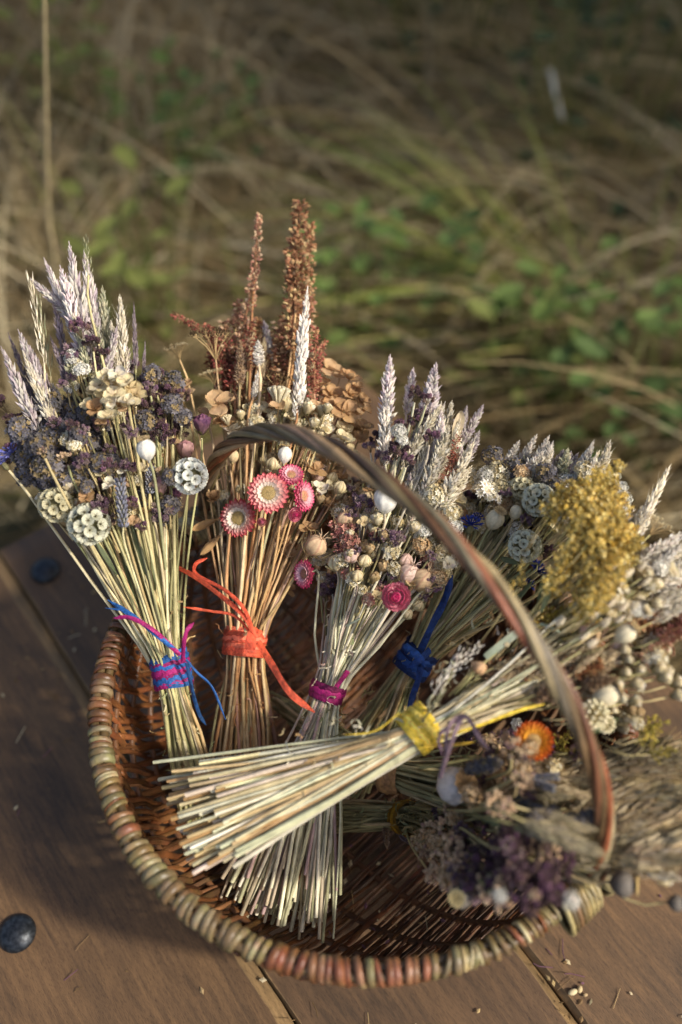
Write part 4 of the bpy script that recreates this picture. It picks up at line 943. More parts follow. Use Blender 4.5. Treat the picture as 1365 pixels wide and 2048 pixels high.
bouquet("bouquet of lilac plumes and blue statice tied with blue and magenta raffia", (343, 1340), .185, ((365, 1660), (460, 1650)), .05, (200, 600), .345, .0135, h1, 26, [(200, 850, 90, 0), (300, 900, 60, 0)], ST_GREEN,
        (9, .025, [MAG, BLUE, BLUE, MAG, MAG, BLUE, MAG, BLUE, BLUE], [([(362, 1310, .215), (320, 1275, .235), (270, 1235, .24), (216, 1200, .235)], 10, BLUE), ([(360, 1310, .217), (310, 1262, .24), (262, 1236, .245), (228, 1236, .24)], 9, MAG), ([(366, 1325, .21), (368, 1290, .225), (374, 1262, .235), (388, 1245, .235)], 9, MAG), ([(372, 1318, .21), (395, 1345, .2), (425, 1375, .19), (452, 1440, .18)], 5, BLUE), ([(374, 1325, .21), (385, 1380, .19), (398, 1425, .17), (412, 1450, .16)], 8, S(30, 66, 110)), ([(300, 1262, .235), (260, 1225, .24), (212, 1216, .235)], 5, BLUE)]), seedv=3)

h2 = mass(['hyd_tan', 'hyd_cream', 'husk_tan', 'cream', 'husk', 'hyd_tan'], 600, 960, 85, 60, 26, 17, -.005, .02) + mass(['hyd_tan', 'hyd_cream', 'husk', 'tubes', 'cream'], 560, 840, 110, 45, 26, 18, .015, .035) + mass(['hyd_tan', 'husk_tan', 'cream'], 470, 950, 45, 60, 10, 15, -.01, .01) + mass(['hyd_tan', 'hyd_cream', 'cream', 'tan', 'hyd_tan', 'tubes'], 590, 855, 120, 40, 34, 20) + mass(['hyd_tan', 'cream', 'oreg', 'hyd_cream', 'husk', 'husk_tan'], 550, 920, 110, 40, 20, 17, -.02, 0) + mass(['hyd_tan', 'hyd_cream', 'husk', 'cream', 'nig_pink', 'husk_tan'], 640, 1010, 50, 90, 22, 17, -.01, .01) + lmass(['dock', 'dock_pale', 'dock_pale', 'dock_red', 'seed_brown', 'wheat'], 540, 745, 90, 60, 20, 110, (0, -1), 32) + lmass(['dock_red', 'dock'], 440, 740, 40, 50, 8, 80, (-.3, -1), 30) + mass(['hyd_tan'], 690, 820, 45, 70, 14, 22) + [('dock_pale', 602, 408, 590, 620, 54, .01), ('dock_pale', 622, 445, 612, 640, 34, .0), ('dock_pale', 590, 480, 585, 700, 52, .01), ('dock', 518, 428, 508, 580, 24, .01), ('dock', 510, 540, 478, 720, 34, .01), ('dock_red', 344, 626, 470, 700, 24, .01), ('dock_red', 410, 650, 462, 780, 34, .01), ('dock', 450, 640, 455, 800, 44, .0), ('dock', 475, 600, 480, 760, 36, .0), ('dock', 560, 640, 570, 800, 60, .0), ('dock_pale', 600, 600, 590, 780, 56, .0), ('dock', 620, 600, 600, 800, 44, .0), ('dock', 500, 700, 500, 850, 44, 0), ('dock_red', 632, 655, 628, 800, 30, .015), ('dock_red', 650, 680, 625, 790, 20, .01), ('dock', 540, 700, 540, 840, 50, .0), ('dock_red', 430, 700, 460, 830, 44, .0), ('dock', 455, 720, 470, 850, 40, .0),
      ('plume_tight', 616, 572, 592, 835, 32, .03), ('plume_tight', 516, 680, 518, 732, 28, .025), ('plume_white', 520, 735, 506, 800, 20, .025), ('plume_lilac', 528, 640, 545, 720, 26, .0), ('seed_brown', 482, 680, 480, 775, 28, .02),
      ('umbel_dark', 432, 720, 58, .02), ('umbel', 360, 720, 34, .01), ('umbel', 430, 770, 34, .01), ('umbel_dark', 555, 790, 40, .01), ('umbel', 620, 850, 32, .02),
      ('hyd_tan', 362, 782, 30, .01), ('hyd_tan', 436, 808, 36, .03), ('hyd_tan', 415, 830, 22, .02), ('hyd_tan', 450, 845, 24, .02), ('hyd_cream', 462, 862, 24, .02), ('hyd_tan', 658, 738, 28, .0), ('hyd_tan', 640, 770, 26, .0), ('hyd_tan', 680, 755, 20, .0), ('hyd_tan', 700, 790, 22, .01), ('hyd_tan', 688, 825, 34, .015), ('hyd_tan', 715, 775, 14, .01), ('hyd_tan', 660, 790, 26, .0), ('hyd_tan', 712, 850, 22, .0), ('hyd_cream', 650, 862, 26, .02), ('hyd_cream', 690, 880, 26, .02), ('hyd_tan', 718, 880, 20, .01), ('hyd_cream', 668, 905, 22, .02), ('hyd_cream', 700, 905, 20, .02), ('hyd_tan', 640, 825, 24, .01), ('hyd_cream', 620, 880, 20, .02),
      ('tubes', 556, 812, 36, .03), ('tubes', 515, 835, 26, .02), ('cream', 590, 830, 26, .01), ('cream', 530, 860, 30, .01), ('cream', 485, 850, 26, .01), ('hyd_cream', 500, 825, 20, .02), ('cream', 640, 850, 24, .01), ('tubes', 585, 855, 22, .02), ('flax', 626, 862, 9, .03), ('flax', 642, 866, 8, .03), ('flax', 598, 852, 8, .03), ('tan', 560, 850, 26, .0), ('cream', 610, 810, 24, .0), ('tan', 470, 800, 24, .0), ('oregpale', 610, 840, 22, .01),
      ('sf', 478, 1036, 35, .03, 'redwhite', (-.45, .0), False, "red and white strawflower facing left"), ('sf', 537, 986, 37, .045, 'pinkwhite', (.05, .1), False, "pale pink strawflower with yellow centre"), ('sf', 583, 950, 23, .03, 'magenta', (.1, .7), False, "small magenta strawflower seen from the side"), ('sf', 607, 992, 28, .03, 'magenta', (1.3, .1), False, "magenta strawflower turned sideways"), ('sf', 588, 1028, 17, .03, 'magenta', (.6, -.2), True, "half open magenta bud"), ('sf', 524, 1046, 11, .03, 'pale', (0, .5), True, "tiny closed cream bud"),
      ('pod_tan', 467, 913, 12, .02), ('pod_white', 570, 910, 15, .03), ('pod_tan', 442, 925, 11, .01), ('flax', 545, 928, 14, .03), ('flax', 530, 920, 12, .02), ('nig', 632, 1092, 24, .03), ('hyd_tan', 632, 942, 22, .02), ('hyd_cream', 642, 978, 22, .02), ('hyd_tan', 618, 1058, 20, .02), ('hyd_tan', 560, 1080, 22, .01), ('hyd_tan', 575, 1110, 20, .01), ('leaf_tan', 385, 1062, 435, 1040, 22, .01), ('leaf_tan', 400, 1110, 440, 1070, 20, .01), ('hyd_tan', 428, 1000, 20, .01), ('hyd_tan', 575, 1180, 20, -.01), ('cream', 470, 950, 18, .0), ('hyd_cream', 690, 960, 18, .0), ('flax', 680, 975, 14, .02), ('flax', 665, 955, 12, .01), ('cream', 585, 900, 22, .0), ('hyd_tan', 655, 1010, 22, .01), ('cream', 620, 930, 20, .0), ('hyd_tan', 600, 1080, 18, .0), ('tan', 500, 915, 22, 0), ('hyd_tan', 545, 890, 20, 0), ('dock_pale', 700, 960, 640, 1040, 26, .0), ('hyd_tan', 665, 930, 20, .0)]
bouquet("bouquet of rust dock, tan hydrangea and pink strawflowers tied with orange raffia", (490, 1285), .175, ((410, 1610), (560, 1600)), .05, (585, 420), .335, .0155, h2, 26, [(560, 850, 60, 0), (540, 950, 50, 0)], ST_TAN,
        (9, .020, [ORA, S(206, 84, 56), S(236, 118, 86)], [([(518, 1285, .205), (545, 1330, .21), (580, 1385, .21), (630, 1425, .205)], 14, ORA), ([(512, 1275, .21), (488, 1232, .225), (440, 1190, .23), (385, 1150, .23), (340, 1128, .225)], 10, ORA), ([(510, 1275, .21), (490, 1220, .23), (450, 1180, .24), (395, 1150, .24), (392, 1128, .24), (415, 1116, .24)], 8, S(226, 92, 60)), ([(505, 1270, .21), (470, 1232, .22), (420, 1222, .225), (368, 1214, .225)], 6, ORA), ([(500, 1300, .208), (505, 1270, .212), (522, 1262, .206)], 22, S(226, 92, 60))]), seedv=5)

h3 = mass(['oregpale', 'cream', 'husk_tan', 'hyd_cream', 'pink', 'oregpale', 'cream', 'husk'], 770, 1120, 95, 90, 44, 16, .01, .032) + mass(['cream', 'tan', 'hyd_cream', 'white'], 880, 1060, 45, 100, 24, 19, .0, .025) + mass(['oregpale', 'cream', 'husk', 'hyd_cream', 'pink', 'cream', 'husk_tan', 'flax', 'oregpale', 'nig_pink', 'tan'], 765, 1050, 85, 110, 46, 18, -.015, .01) + mass(['cream', 'tan', 'oregpale', 'cream'], 865, 1080, 45, 90, 24, 20, -.01, .008) + mass(['oregpale', 'oreg', 'cream'], 680, 1150, 50, 60, 14, 18, -.01, .005) + lmass(['plume_cream', 'plume_white', 'plume_lilac', 'plume_cream'], 870, 930, 70, 70, 16, 130, (.35, -1), 36, -.01, .015) + mass(['oreg', 'oregpale'], 800, 880, 50, 50, 8, 18) + [('plume_lilac', 781, 708, 772, 860, 42, .0), ('plume_white', 772, 780, 770, 940, 42, .01), ('plume_lilac', 828, 734, 812, 830, 30, -.01), ('plume_lilac', 873, 724, 850, 870, 50, .0), ('plume_lilac', 850, 790, 840, 900, 44, .0), ('plume_cream', 905, 800, 878, 930, 40, .0), ('plume_cream', 900, 850, 850, 985, 44, .02), ('plume_cream', 925, 830, 870, 960, 36, .0), ('plume_cream', 950, 880, 880, 1020, 44, .02), ('plume_white', 890, 880, 840, 1000, 36, .02), ('plume_cream', 945, 930, 870, 1040, 44, .01), ('plume_lilac', 968, 808, 925, 890, 26, -.01), ('plume_lilac', 935, 810, 920, 880, 22, -.01), ('plume_lilac', 960, 860, 930, 930, 30, -.01), ('plume_cream', 830, 1000, 815, 1090, 30, .0), ('plume_cream', 800, 960, 790, 1060, 28, -.01),
      ('leaf_cream', 912, 820, 905, 890, 34, .0), ('dock_red', 918, 870, 890, 960, 20, .02), ('dock_red', 912, 905, 905, 945, 34, .02),
      ('oreg', 832, 792, 24, .02), ('oreg', 855, 802, 16, .02), ('oreg', 795, 905, 30, .03), ('oreg', 815, 925, 20, .03), ('oreg', 862, 878, 24, .03), ('oreg', 756, 880, 22, .0), ('oregpale', 742, 895, 18, .0), ('white', 798, 862, 16, .035), ('white', 805, 880, 12, .035), ('oregpale', 840, 830, 20, .01), ('oregpale', 765, 920, 22, .02), ('oregpale', 722, 1012, 28, .02), ('oregpale', 700, 1030, 18, .02), ('oregpale', 782, 1082, 30, .03), ('oregpale', 755, 1075, 20, .02), ('oregpale', 662, 1170, 26, .0), ('oregpale', 690, 1192, 22, .0), ('oregpale', 862, 1168, 26, .02), ('oregpale', 845, 1195, 18, .01), ('oregpale', 745, 1130, 24, .01), ('oregpale', 645, 1185, 18, -.01), ('oregpale', 770, 1140, 22, .0),
      ('pod_white', 772, 1000, 27, .03), ('pod_tan', 735, 1000, 16, .01), ('pink', 690, 1060, 22, .02), ('pink', 700, 1085, 18, .025), ('dock_pink', 665, 1040, 690, 1120, 30, .02), ('dock_pink', 700, 1090, 710, 1150, 28, .02), ('pink', 695, 1150, 14, .02), ('flax_pink', 703, 1112, 16, .03), ('flax', 730, 1122, 14, .03), ('flax', 715, 1152, 14, .03), ('flax', 672, 1126, 17, .02), ('nig', 690, 1040, 18, .02), ('flax', 716, 1222, 12, .01), ('flax', 742, 1108, 12, .02), ('nig', 845, 1160, 24, .02), ('nig_pink', 818, 1148, 22, .02), ('flax_pink', 812, 1120, 14, .02), ('leaf_tan', 770, 1105, 800, 1150, 22, .0),
      ('sf', 793, 1194, 33, .045, 'magenta', (.0, .0), True, "magenta pink strawflower bud, tightly layered"), ('sf', 610, 1148, 26, .02, 'magenta', (-1.1, .0), False, "faded magenta strawflower turned away"), ('flax', 815, 1228, 12, .01), ('flax', 836, 1210, 12, .01), ('leaf_grey', 690, 1250, 720, 1235, 14, .02), ('leaf_grey', 765, 1240, 745, 1265, 14, .02),
      ('cream', 850, 1095, 26, .01), ('cream', 872, 1115, 24, .01), ('cream', 885, 1140, 22, .01), ('cream', 840, 1065, 20, .0), ('cream', 880, 1165, 20, .0), ('tan', 880, 1060, 22, .0), ('cream', 900, 1030, 24, .0), ('oregpale', 830, 1040, 24, -.01), ('hyd_tan', 750, 960, 22, -.01), ('hyd_tan', 740, 940, 20, .0), ('cream', 800, 1050, 22, -.01), ('flax', 760, 1020, 12, .0), ('cream', 745, 1045, 20, -.01), ('daisy', 790, 1120, 16, .0), ('oregpale', 720, 1170, 24, -.01), ('hyd_cream', 915, 1000, 24, .0), ('cream', 890, 1000, 26, .0), ('tan', 860, 1020, 26, -.01)]
bouquet("bouquet of lilac plumes, oregano and a magenta bud tied with thin magenta raffia", (655, 1383), .165, ((405, 1775), (682, 1850)), .075, (860, 740), .31, .0125, h3, 70, [(790, 1050, 60, 0), (850, 980, 50, 0), (720, 1150, 50, 0)], ST_PALE,
        (4, .011, [MAG, S(140, 28, 88)], [([(672, 1375, .19), (720, 1310, .175), (730, 1285, .175)], 10, MAG), ([(735, 1290, .19), (748, 1278, .195), (760, 1280, .195)], 16, S(190, 40, 90))]), seedv=8, butt_jit=.03)

h4 = lmass(['plume_white', 'plume_cream', 'oats_white'], 1110, 945, 100, 40, 14, 100, (.45, -1), 36, .0, .02) + mass(['white', 'cream', 'hyd_cream'], 1160, 985, 90, 45, 22, 19, .0, .02) + mass(['white', 'cream', 'hyd_cream', 'husk', 'oregpale'], 1040, 1010, 110, 65, 30, 20, .005, .03) + mass(['white', 'cream', 'statice', 'tan', 'white', 'oreg', 'daisy'], 1060, 990, 120, 55, 44, 21, -.01, .015) + mass(['oreg', 'cream', 'statice', 'white'], 1040, 1070, 80, 60, 24, 18, -.02, 0) + mass(['white', 'cream', 'white', 'statice'], 1210, 1010, 45, 70, 18, 20, -.01, .01) + lmass(['plume_white', 'plume_lilac', 'plume_greenish'], 1080, 930, 90, 30, 12, 90, (.45, -1), 30) + [('plume_white', 1075, 868, 1020, 970, 40, .0), ('plume_lilac', 1128, 898, 1085, 990, 40, .0), ('plume_lilac', 1158, 905, 1110, 975, 30, .0), ('plume_white', 1040, 880, 1000, 960, 36, .0), ('oats_cream', 1180, 915, 1130, 980, 26, .0), ('plume_greenish', 1000, 895, 975, 960, 30, .0), ('plume_white', 1100, 870, 1050, 960, 34, .0),
      ('statice', 1092, 948, 24, .02), ('statice', 1112, 978, 22, .02), ('statice', 985, 915, 22, .01), ('statice', 1030, 940, 26, .01), ('statice', 1070, 930, 20, .0), ('tan', 1045, 945, 18, .02), ('white', 1192, 952, 26, .0), ('white', 1150, 985, 26, .01), ('white', 1130, 960, 22, .0), ('statice', 1165, 945, 20, .0), ('cream', 1000, 945, 26, .015), ('cream', 958, 955, 26, .01), ('cream', 1010, 975, 24, .02), ('daisy', 965, 985, 26, .03), ('daisy', 985, 1000, 18, .03), ('scab', 1078, 1000, 33, .03, .6), ('scab_tan', 1045, 975, 24, .02, .5), ('scab', 1050, 1092, 31, .03, .5), ('white', 975, 950, 20, .02),
      ('corn_blue', 943, 1048, 26, .04), ('corn_blue', 955, 1035, 16, .03), ('pod_cream', 990, 1040, 19, .04), ('pod_cream', 1032, 1025, 14, .03), ('corn_blue', 1075, 1140, 28, .0), ('corn_blue', 1055, 1165, 20, .0), ('oreg', 940, 1000, 22, .01), ('oreg', 1080, 1070, 22, .0), ('oreg', 1095, 1110, 24, .0), ('hyd_tan', 920, 1035, 22, .02), ('cream', 1030, 1000, 24, .01), ('white', 1120, 1000, 22, .01), ('statice', 1140, 1020, 26, 0), ('statice', 960, 1020, 22, .0), ('scab_tan', 1010, 1060, 22, -.01, .4), ('oreg', 1000, 1090, 22, -.01), ('tan', 1010, 1010, 20, .02),
      ('leaf_green', 1005, 1110, 1040, 1125, 22, .02), ('leaf_green', 1060, 1135, 1000, 1185, 14, .02), ('leaf_green', 1040, 1150, 990, 1200, 14, .02), ('leaf_green', 1070, 1160, 1020, 1220, 12, .01), ('white', 1170, 1010, 24, 0), ('cream', 1200, 985, 24, 0), ('white', 1215, 1010, 22, 0), ('white', 1230, 1060, 22, 0), ('white', 1245, 1090, 18, 0)]
bouquet("bouquet of white daisies and blue cornflowers tied with dark blue raffia", (833, 1318), .155, ((640, 1500), (740, 1590)), .06, (1110, 900), .275, .0135, h4, 40, [(1000, 1040, 50, 0), (1060, 1100, 50, 0)], ST_GREEN,
        (8, .022, [NAVY, S(20, 44, 96), S(36, 74, 140)], [([(842, 1300, .19), (865, 1250, .21), (890, 1200, .225), (905, 1150, .235)], 15, NAVY), ([(845, 1310, .19), (838, 1355, .19), (825, 1395, .185), (818, 1425, .18)], 13, NAVY), ([(810, 1290, .19), (835, 1310, .195), (850, 1335, .19)], 14, S(36, 74, 140)), ([(860, 1300, .185), (840, 1320, .195), (815, 1335, .185)], 14, NAVY)]), seedv=11, rstem=(.0011, .0018))

random.seed(77)
gal = []
for _ in range(66):
    a = R(0, 6.28); q = math.sqrt(R(0, 1)); x = 1180 + 66 * q * math.cos(a); y = 1085 + 135 * q * math.sin(a); x += 20 * math.sin(y / 24) + R(-12, 12)
    if abs(y - 1045) < 16 and x < 1165 or abs(y - 1125) < 14 and x > 1200: continue
    x += (1085 - y) * .0; gal.append((('galium' if random.random() < .05 else '~galium'), x + 22, y - 34, x - 22, y + 36, R(60, 84), R(.01, .055)))
h5 = gal + mass(['husk', 'cream', 'husk_tan'], 1255, 1435, 22, 35, 12, 15, -.03, -.005) + lmass(['wheat', 'seed_brown', 'wheat', 'dock_pale', 'oats_cream'], 1120, 1345, 120, 45, 60, 80, (1, -.45), 34, -.008, .016) + lmass(['dock', 'dock_pale', 'dock_pale', 'plume_cream', 'dock_pink'], 1330, 1240, 50, 50, 18, 100, (1, -.3), 38) + lmass(['plume_white', 'plume_cream', 'oats_white'], 1320, 1130, 50, 50, 16, 110, (1, -.5), 44, 0, .015) + mass(['husk', 'briza', 'cream', 'hyd_cream'], 1255, 1190, 60, 60, 22, 16, .01, .035) + mass(['cream', 'white', 'husk', 'hyd_cream'], 1260, 1160, 90, 70, 34, 18, .0, .03) + mass(['husk', 'cream', 'hyd_cream'], 1280, 1330, 60, 70, 16, 18, -.005, .01) + lmass(['plume_cream', 'oats_white'], 1260, 1060, 40, 50, 8, 100, (.5, -1), 34) + mass(['tan', 'cream', 'husk', 'oregtan'], 1200, 1330, 60, 60, 20, 20, -.02, 0) + lmass(['galiumg', 'galium'], 1120, 1280, 60, 60, 10, 70, (1, -.6), 44, -.01, .01) + [('galium', 1048, 1120, 1035, 1180, 40, .03), ('galium', 1030, 1160, 1008, 1215, 36, .03), ('galium', 1252, 985, 1225, 1040, 44, .03), ('galium', 1262, 1010, 1235, 1060, 40, .03), ('galium', 1120, 970, 1125, 1040, 44, .02), ('galium', 1090, 1215, 1060, 1260, 40, .01), ('galium', 1260, 1240, 1220, 1280, 44, .0), ('galium', 1290, 1250, 1250, 1290, 40, .0), ('galiumg', 1130, 1330, 1090, 1350, 40, .0),
      ('plume_cream', 1343, 928, 1262, 1085, 34, .01), ('plume_cream', 1285, 1010, 1262, 1080, 20, .01), ('plume_white', 1340, 1090, 1250, 1160, 56, .0), ('plume_white', 1370, 1120, 1280, 1180, 56, .0), ('plume_lilac', 1320, 1080, 1270, 1150, 40, .0), ('umbel', 1300, 1070, 40, .01), ('oats_white', 1385, 1090, 1290, 1150, 40, .0),
      ('dock_pale', 1385, 1200, 1290, 1240, 50, .0), ('dock', 1385, 1250, 1290, 1275, 50, .0), ('dock_pale', 1380, 1150, 1300, 1210, 50, .0), ('dock', 1350, 1300, 1270, 1300, 50, -.01), ('seed_brown', 1180, 1300, 1120, 1330, 36, .01), ('wheat', 1250, 1300, 1130, 1330, 50, .01), ('wheat', 1200, 1290, 1060, 1360, 50, .01), ('wheat', 1150, 1350, 1050, 1390, 44, .01), ('wheat', 1230, 1330, 1120, 1370, 50, .0), ('wheat', 1130, 1300, 1040, 1350, 40, .01), ('dock_pale', 1230, 1300, 1140, 1350, 50, .0), ('seed_brown', 1130, 1370, 1060, 1400, 40, .01),
      ('pod_cream', 1250, 1268, 19, .03), ('pod_lilac', 1238, 1298, 26, .0), ('pod_cream', 1212, 1392, 24, .01), ('leaf_grey', 1070, 1250, 975, 1320, 44, .02), ('flax_tan', 960, 1336, 15, .03), ('flax_tan', 950, 1330, 8, .03), ('oats_white', 925, 1305, 860, 1400, 36, .03), ('oats_green', 1000, 1385, 930, 1420, 26, .02), ('oats_white', 960, 1290, 905, 1350, 30, .02), ('oats_green', 890, 1380, 860, 1420, 16, .03), ('husk', 1010, 1290, 10, .02),
      ('husk', 1248, 1345, 16, .01), ('husk', 1270, 1368, 18, .01), ('husk', 1232, 1370, 16, .01), ('husk', 1268, 1402, 18, .01), ('husk', 1243, 1398, 16, .01), ('husk', 1278, 1340, 15, .01), ('husk', 1352, 1365, 18, .0), ('husk', 1352, 1390, 16, .0), ('husk', 1255, 1320, 14, .01), ('allium', 1188, 1428, 28, .01), ('allium', 1212, 1448, 20, .0), ('nig', 1205, 1370, 16, .0), ('husk', 1225, 1420, 13, 0),
      ('galiumg', 1330, 1440, 1280, 1480, 50, -.01), ('galiumg', 1310, 1430, 1290, 1500, 50, -.01), ('galiumg', 1350, 1500, 1290, 1510, 50, -.01), ('white', 1310, 1150, 20, .0), ('cream', 1290, 1200, 24, 0), ('white', 1265, 1180, 22, .0), ('cream', 1140, 1260, 26, .0), ('tan', 1180, 1270, 26, .01), ('flax_pink', 1170, 1262, 12, .02), ('leaf_green', 1110, 1180, 1085, 1225, 24, .03), ('leaf_green', 1090, 1150, 1075, 1200, 16, .03), ('leaf_grey', 1120, 1260, 1080, 1250, 20, .02), ('leaf_green', 1240, 1440, 1180, 1470, 26, -.01)]
for (x, y) in [(1285, 1130), (1258, 1146), (1294, 1162), (1184, 1198), (1224, 1206), (1150, 1212), (1190, 1228), (1212, 1244), (1248, 1212), (1240, 1238), (1170, 1272), (1186, 1286), (1122, 1242), (1232, 1128), (1270, 1210)]:
    h5.append(('briza', x, y, 16, .035))
random.seed(79)
h5 = [(('~' + q[0]) if (q[0][0] != '~' and q[0] not in ('sf',) and (q[2] > 1335 or random.random() < .75)) else q[0],) + q[1:] for q in h5]
bouquet("bouquet of yellow bedstraw and quaking grass tied with yellow raffia, lying on the others", (843, 1456), .235, ((335, 1478), (428, 1730)), .185, (1230, 1130), .285, .0145, h5, 200, [(1110, 1335, 40, -.004), (1050, 1355, 36, 0), (1170, 1300, 40, 0)], ST_STRAW,
        (8, .019, [YEL, S(234, 198, 62), S(246, 216, 96)], [([(870, 1480, .255), (960, 1450, .262), (1040, 1420, .268), (1090, 1408, .27)], 7, YEL), ([(850, 1492, .25), (905, 1490, .25), (950, 1484, .25)], 6, S(200, 160, 50)), ([(800, 1425, .262), (750, 1462, .25), (690, 1470, .245)], 4, YEL)]), seedv=21, rstem=(.0009, .0018), butt_jit=.03, straight=.6)

h7 = lmass(['plume_straw', 'plume_olive', 'plume_straw'], 1290, 1620, 90, 120, 22, 190, (1, -.1), 60, -.01, .012) + lmass(['wheat', 'plume_straw', 'plume_olive'], 1120, 1560, 60, 50, 12, 130, (1, .1), 44, -.01, .01) + mass(['oreg', 'cream', 'galiumg'][:2], 1130, 1510, 60, 30, 8, 20) + [('sf', 1068, 1482, 37, .05, 'orange', (.25, .25), False, "orange and yellow strawflower"), ('galiumg', 1150, 1460, 1100, 1500, 44, .0), ('galiumg', 1130, 1490, 1090, 1530, 44, .0), ('white', 1035, 1452, 18, .0), ('galiumg', 1160, 1500, 1110, 1520, 40, .0), ('cream', 1160, 1540, 20, .0)]
random.seed(78)
for i in range(26):
    y = R(1490, 1740); x = R(1250, 1420); h7.append(('plume_olive' if random.random() < .5 else 'plume_straw', x, y, x - R(150, 210), y + R(-10, 40) - (y - 1600) * .12, R(34, 60), R(-.02, .012)))
h7 += [('wheat', 1240, 1500, 1120, 1530, 40, .0), ('pod_dark', 1245, 1768, 26, .0, .2, .9), ('pod_dark', 1352, 1806, 18, -.02, .2, .9), ('white', 1240, 1640, 14, .0), ('plume_cream', 1370, 1760, 1250, 1730, 40, .0), ('cream', 1330, 1750, 24, -.02)]
bouquet("bouquet of straw grass plumes with one orange strawflower, pushed under the handle foot", (785, 1545), .165, ((540, 1385), (622, 1478)), .105, (1365, 1620), .245, .014, h7, 30, [(1000, 1560, 40, 0), (1050, 1600, 50, 0)], ST_OLIVE,
        (4, .014, [S(150, 110, 70), S(176, 130, 80)], [([(880, 1555, .25), (905, 1480, .28), (930, 1432, .285), (962, 1480, .28), (978, 1500, .27)], 10, LIL), ([(890, 1500, .27), (900, 1450, .285), (925, 1425, .285)], 8, LIL), ([(930, 1430, .285), (880, 1470, .28), (885, 1510, .27)], 7, S(124, 96, 110))]), seedv=31)

h6 = mass(['statice'], 1125, 1635, 70, 12, 16, 14, .01, .02) + mass(['statice'], 975, 1535, 36, 12, 9, 14, .05, .06) + mass(['oreg', 'oreg', 'oregpale', 'oregtan'], 1030, 1725, 110, 85, 44, 30, -.01, .02) + mass(['oregtan', 'oregpale', 'tan', 'oregtan'], 890, 1690, 40, 85, 26, 24, .0, .035) + mass(['oregtan', 'tan', 'tan', 'oregpale'], 1010, 1535, 70, 70, 24, 24, .0, .03) + lmass(['lav', 'plume_straw', 'plume_olive'], 1060, 1590, 100, 40, 10, 80, (1, .1), 18) + [('pod_blue', 908, 1572, 38, .055, .5, .5), ('tan', 945, 1590, 26, .05), ('oregtan', 985, 1605, 32, .06), ('oregtan', 1012, 1618, 26, .06), ('oregtan', 1030, 1500, 30, .05), ('oregtan', 1050, 1535, 28, .05), ('oregtan', 1000, 1480, 24, .045), ('oregtan', 1040, 1560, 20, .05), ('lav', 945, 1545, 1010, 1520, 24, .02), ('oregpale', 930, 1480, 28, .02), ('lav', 1060, 1590, 1000, 1600, 26, .0),
      ('oregtan', 890, 1650, 28, .03), ('oregtan', 905, 1690, 30, .03), ('oregtan', 880, 1718, 26, .03), ('oregtan', 862, 1745, 24, .03), ('oregpale', 885, 1630, 24, .02), ('oregpale', 925, 1665, 24, .02), ('oreg', 960, 1720, 36, .02), ('oreg', 1000, 1700, 36, .02), ('oreg', 1022, 1680, 30, .03), ('oreg', 940, 1765, 34, .02), ('oreg', 1080, 1740, 38, .02), ('oreg', 1100, 1780, 38, .02), ('oreg', 1050, 1800, 36, .02), ('oreg', 1010, 1650, 28, .02), ('oreg', 1120, 1745, 28, .01), ('oreg', 990, 1760, 34, .01), ('oreg', 1030, 1740, 34, .02), ('oreg', 970, 1670, 26, .0), ('oregpale', 1015, 1690, 20, .04), ('oregtan', 1070, 1790, 14, .04), ('white', 1142, 1802, 20, .02), ('white', 1000, 1790, 16, .03), ('pod_dark', 922, 1792, 26, .02, .2, -.2), ('oreg', 960, 1640, 28, .0), ('oreg', 930, 1620, 26, .0), ('oreg', 1060, 1660, 30, -.01), ('oreg', 1100, 1700, 30, -.01), ('oreg', 1000, 1560, 30, -.01), ('oreg', 1060, 1570, 28, -.01),
      ('plume_olive', 1215, 1712, 1040, 1640, 36, .04), ('plume_olive', 1180, 1690, 1030, 1650, 34, .035), ('leaf_green', 1060, 1660, 930, 1620, 26, .02), ('plume_olive', 1200, 1660, 1050, 1620, 30, .02), ('plume_dusk', 820, 1690, 782, 1650, 18, .0), ('seed_brown', 775, 1700, 772, 1650, 18, .01)]
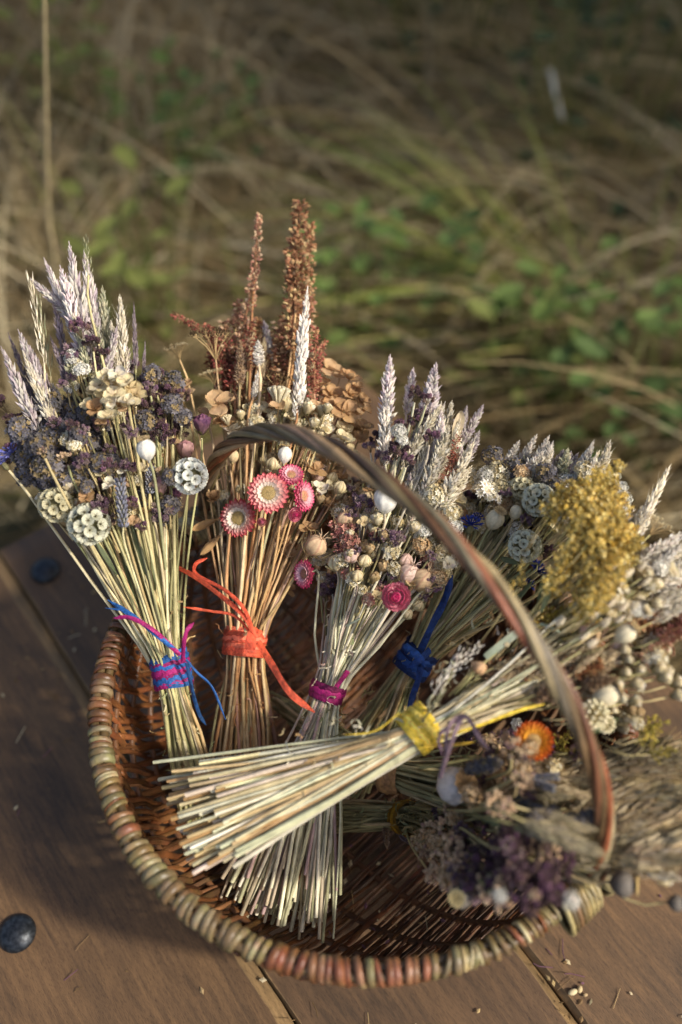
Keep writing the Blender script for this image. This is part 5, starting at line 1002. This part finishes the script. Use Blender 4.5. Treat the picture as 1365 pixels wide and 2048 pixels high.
bouquet("bouquet of dark purple oregano and tan yarrow tied with ochre raffia, nearest the camera", (812, 1636), .11, ((560, 1610), (600, 1680)), .06, (1010, 1690), .232, .0115, h6, 26, [(950, 1650, 50, 0), (1000, 1600, 50, 0)], ST_OLIVE,
        (4, .014, [S(170, 128, 30), S(150, 110, 28)], []), seedv=41)

# chaff fallen on the table and in the basket
random.seed(99)
def chaff(name, pts, label):
    m = MB(); o0 = V(pts[0])
    for p in pts:
        d = V((R(-1, 1), R(-1, 1), R(-.1, .25))).normalized(); c = varc(random.choice([S(206, 190, 150), S(176, 150, 104), S(130, 104, 70), S(120, 84, 96)]), .15); L = R(.002, .007)
        if random.random() < .25: m.tube([V(p) - o0, V(p) - o0 + d * L * 2, V(p) - o0 + d * L * 3 + rdir() * .002], [.0004, .0004, .0003], 4, c)
        else: m.spike(V(p) - o0, d, L, L * .3, c, c, flat=.5, fat=.5)
    o = link(name, m.mesh(name, M_PLANT, False)); o.location = o0; tag(o, label, kind="stuff")
chaff("table_chaff", [at(R(-40, 1400), R(1500, 2060), .0016) for _ in range(60)] + [at(R(-40, 200), R(1080, 1500), .0016) for _ in range(30)] + [at(R(1090, 1180), R(1900, 2040), .0018) for _ in range(14)], "tiny seeds and chaff scattered over the table boards")
bp = []
while len(bp) < 220:
    u, v = R(-.17, .17), R(-.15, .12)
    if math.hypot(u, v) > .17: continue
    q = math.sqrt(1 - (u / BR) ** 2); cth = min(1, abs(v) / (BR * q * NEAR)) ** (1 / .72); z = BZ - (BZ - .012) * (1 - (abs(u) / BR) ** 3.2) ** .55 * (1 - cth * cth) ** .4
    p = BC + U * u + W_ * v; bp.append(V((p.x, p.y, z + .006)))
chaff("basket_chaff", bp, "small seeds and broken husks lying on the weave inside the basket")
m = MB(); m.ell(V((0, 0, .004)), V((1, .3, .1)), .008, .005, S(206, 188, 146), 9, 6); m.ell(V((.012, .004, .0035)), V((.4, 1, 0)), .006, .0045, S(190, 168, 124), 9, 6); m.ell(V((.02, -.004, .003)), V((1, 0, 0)), .004, .003, S(176, 150, 110), 7, 5)
o = link("seed_husk", m.mesh("seed_husk", M_POD)); o.scale = (.5, .5, .5); o.location = at(1145, 1985, .001); tag(o, "pale crumpled seed husk lying in the board seam near the bottom edge", "seed husk")
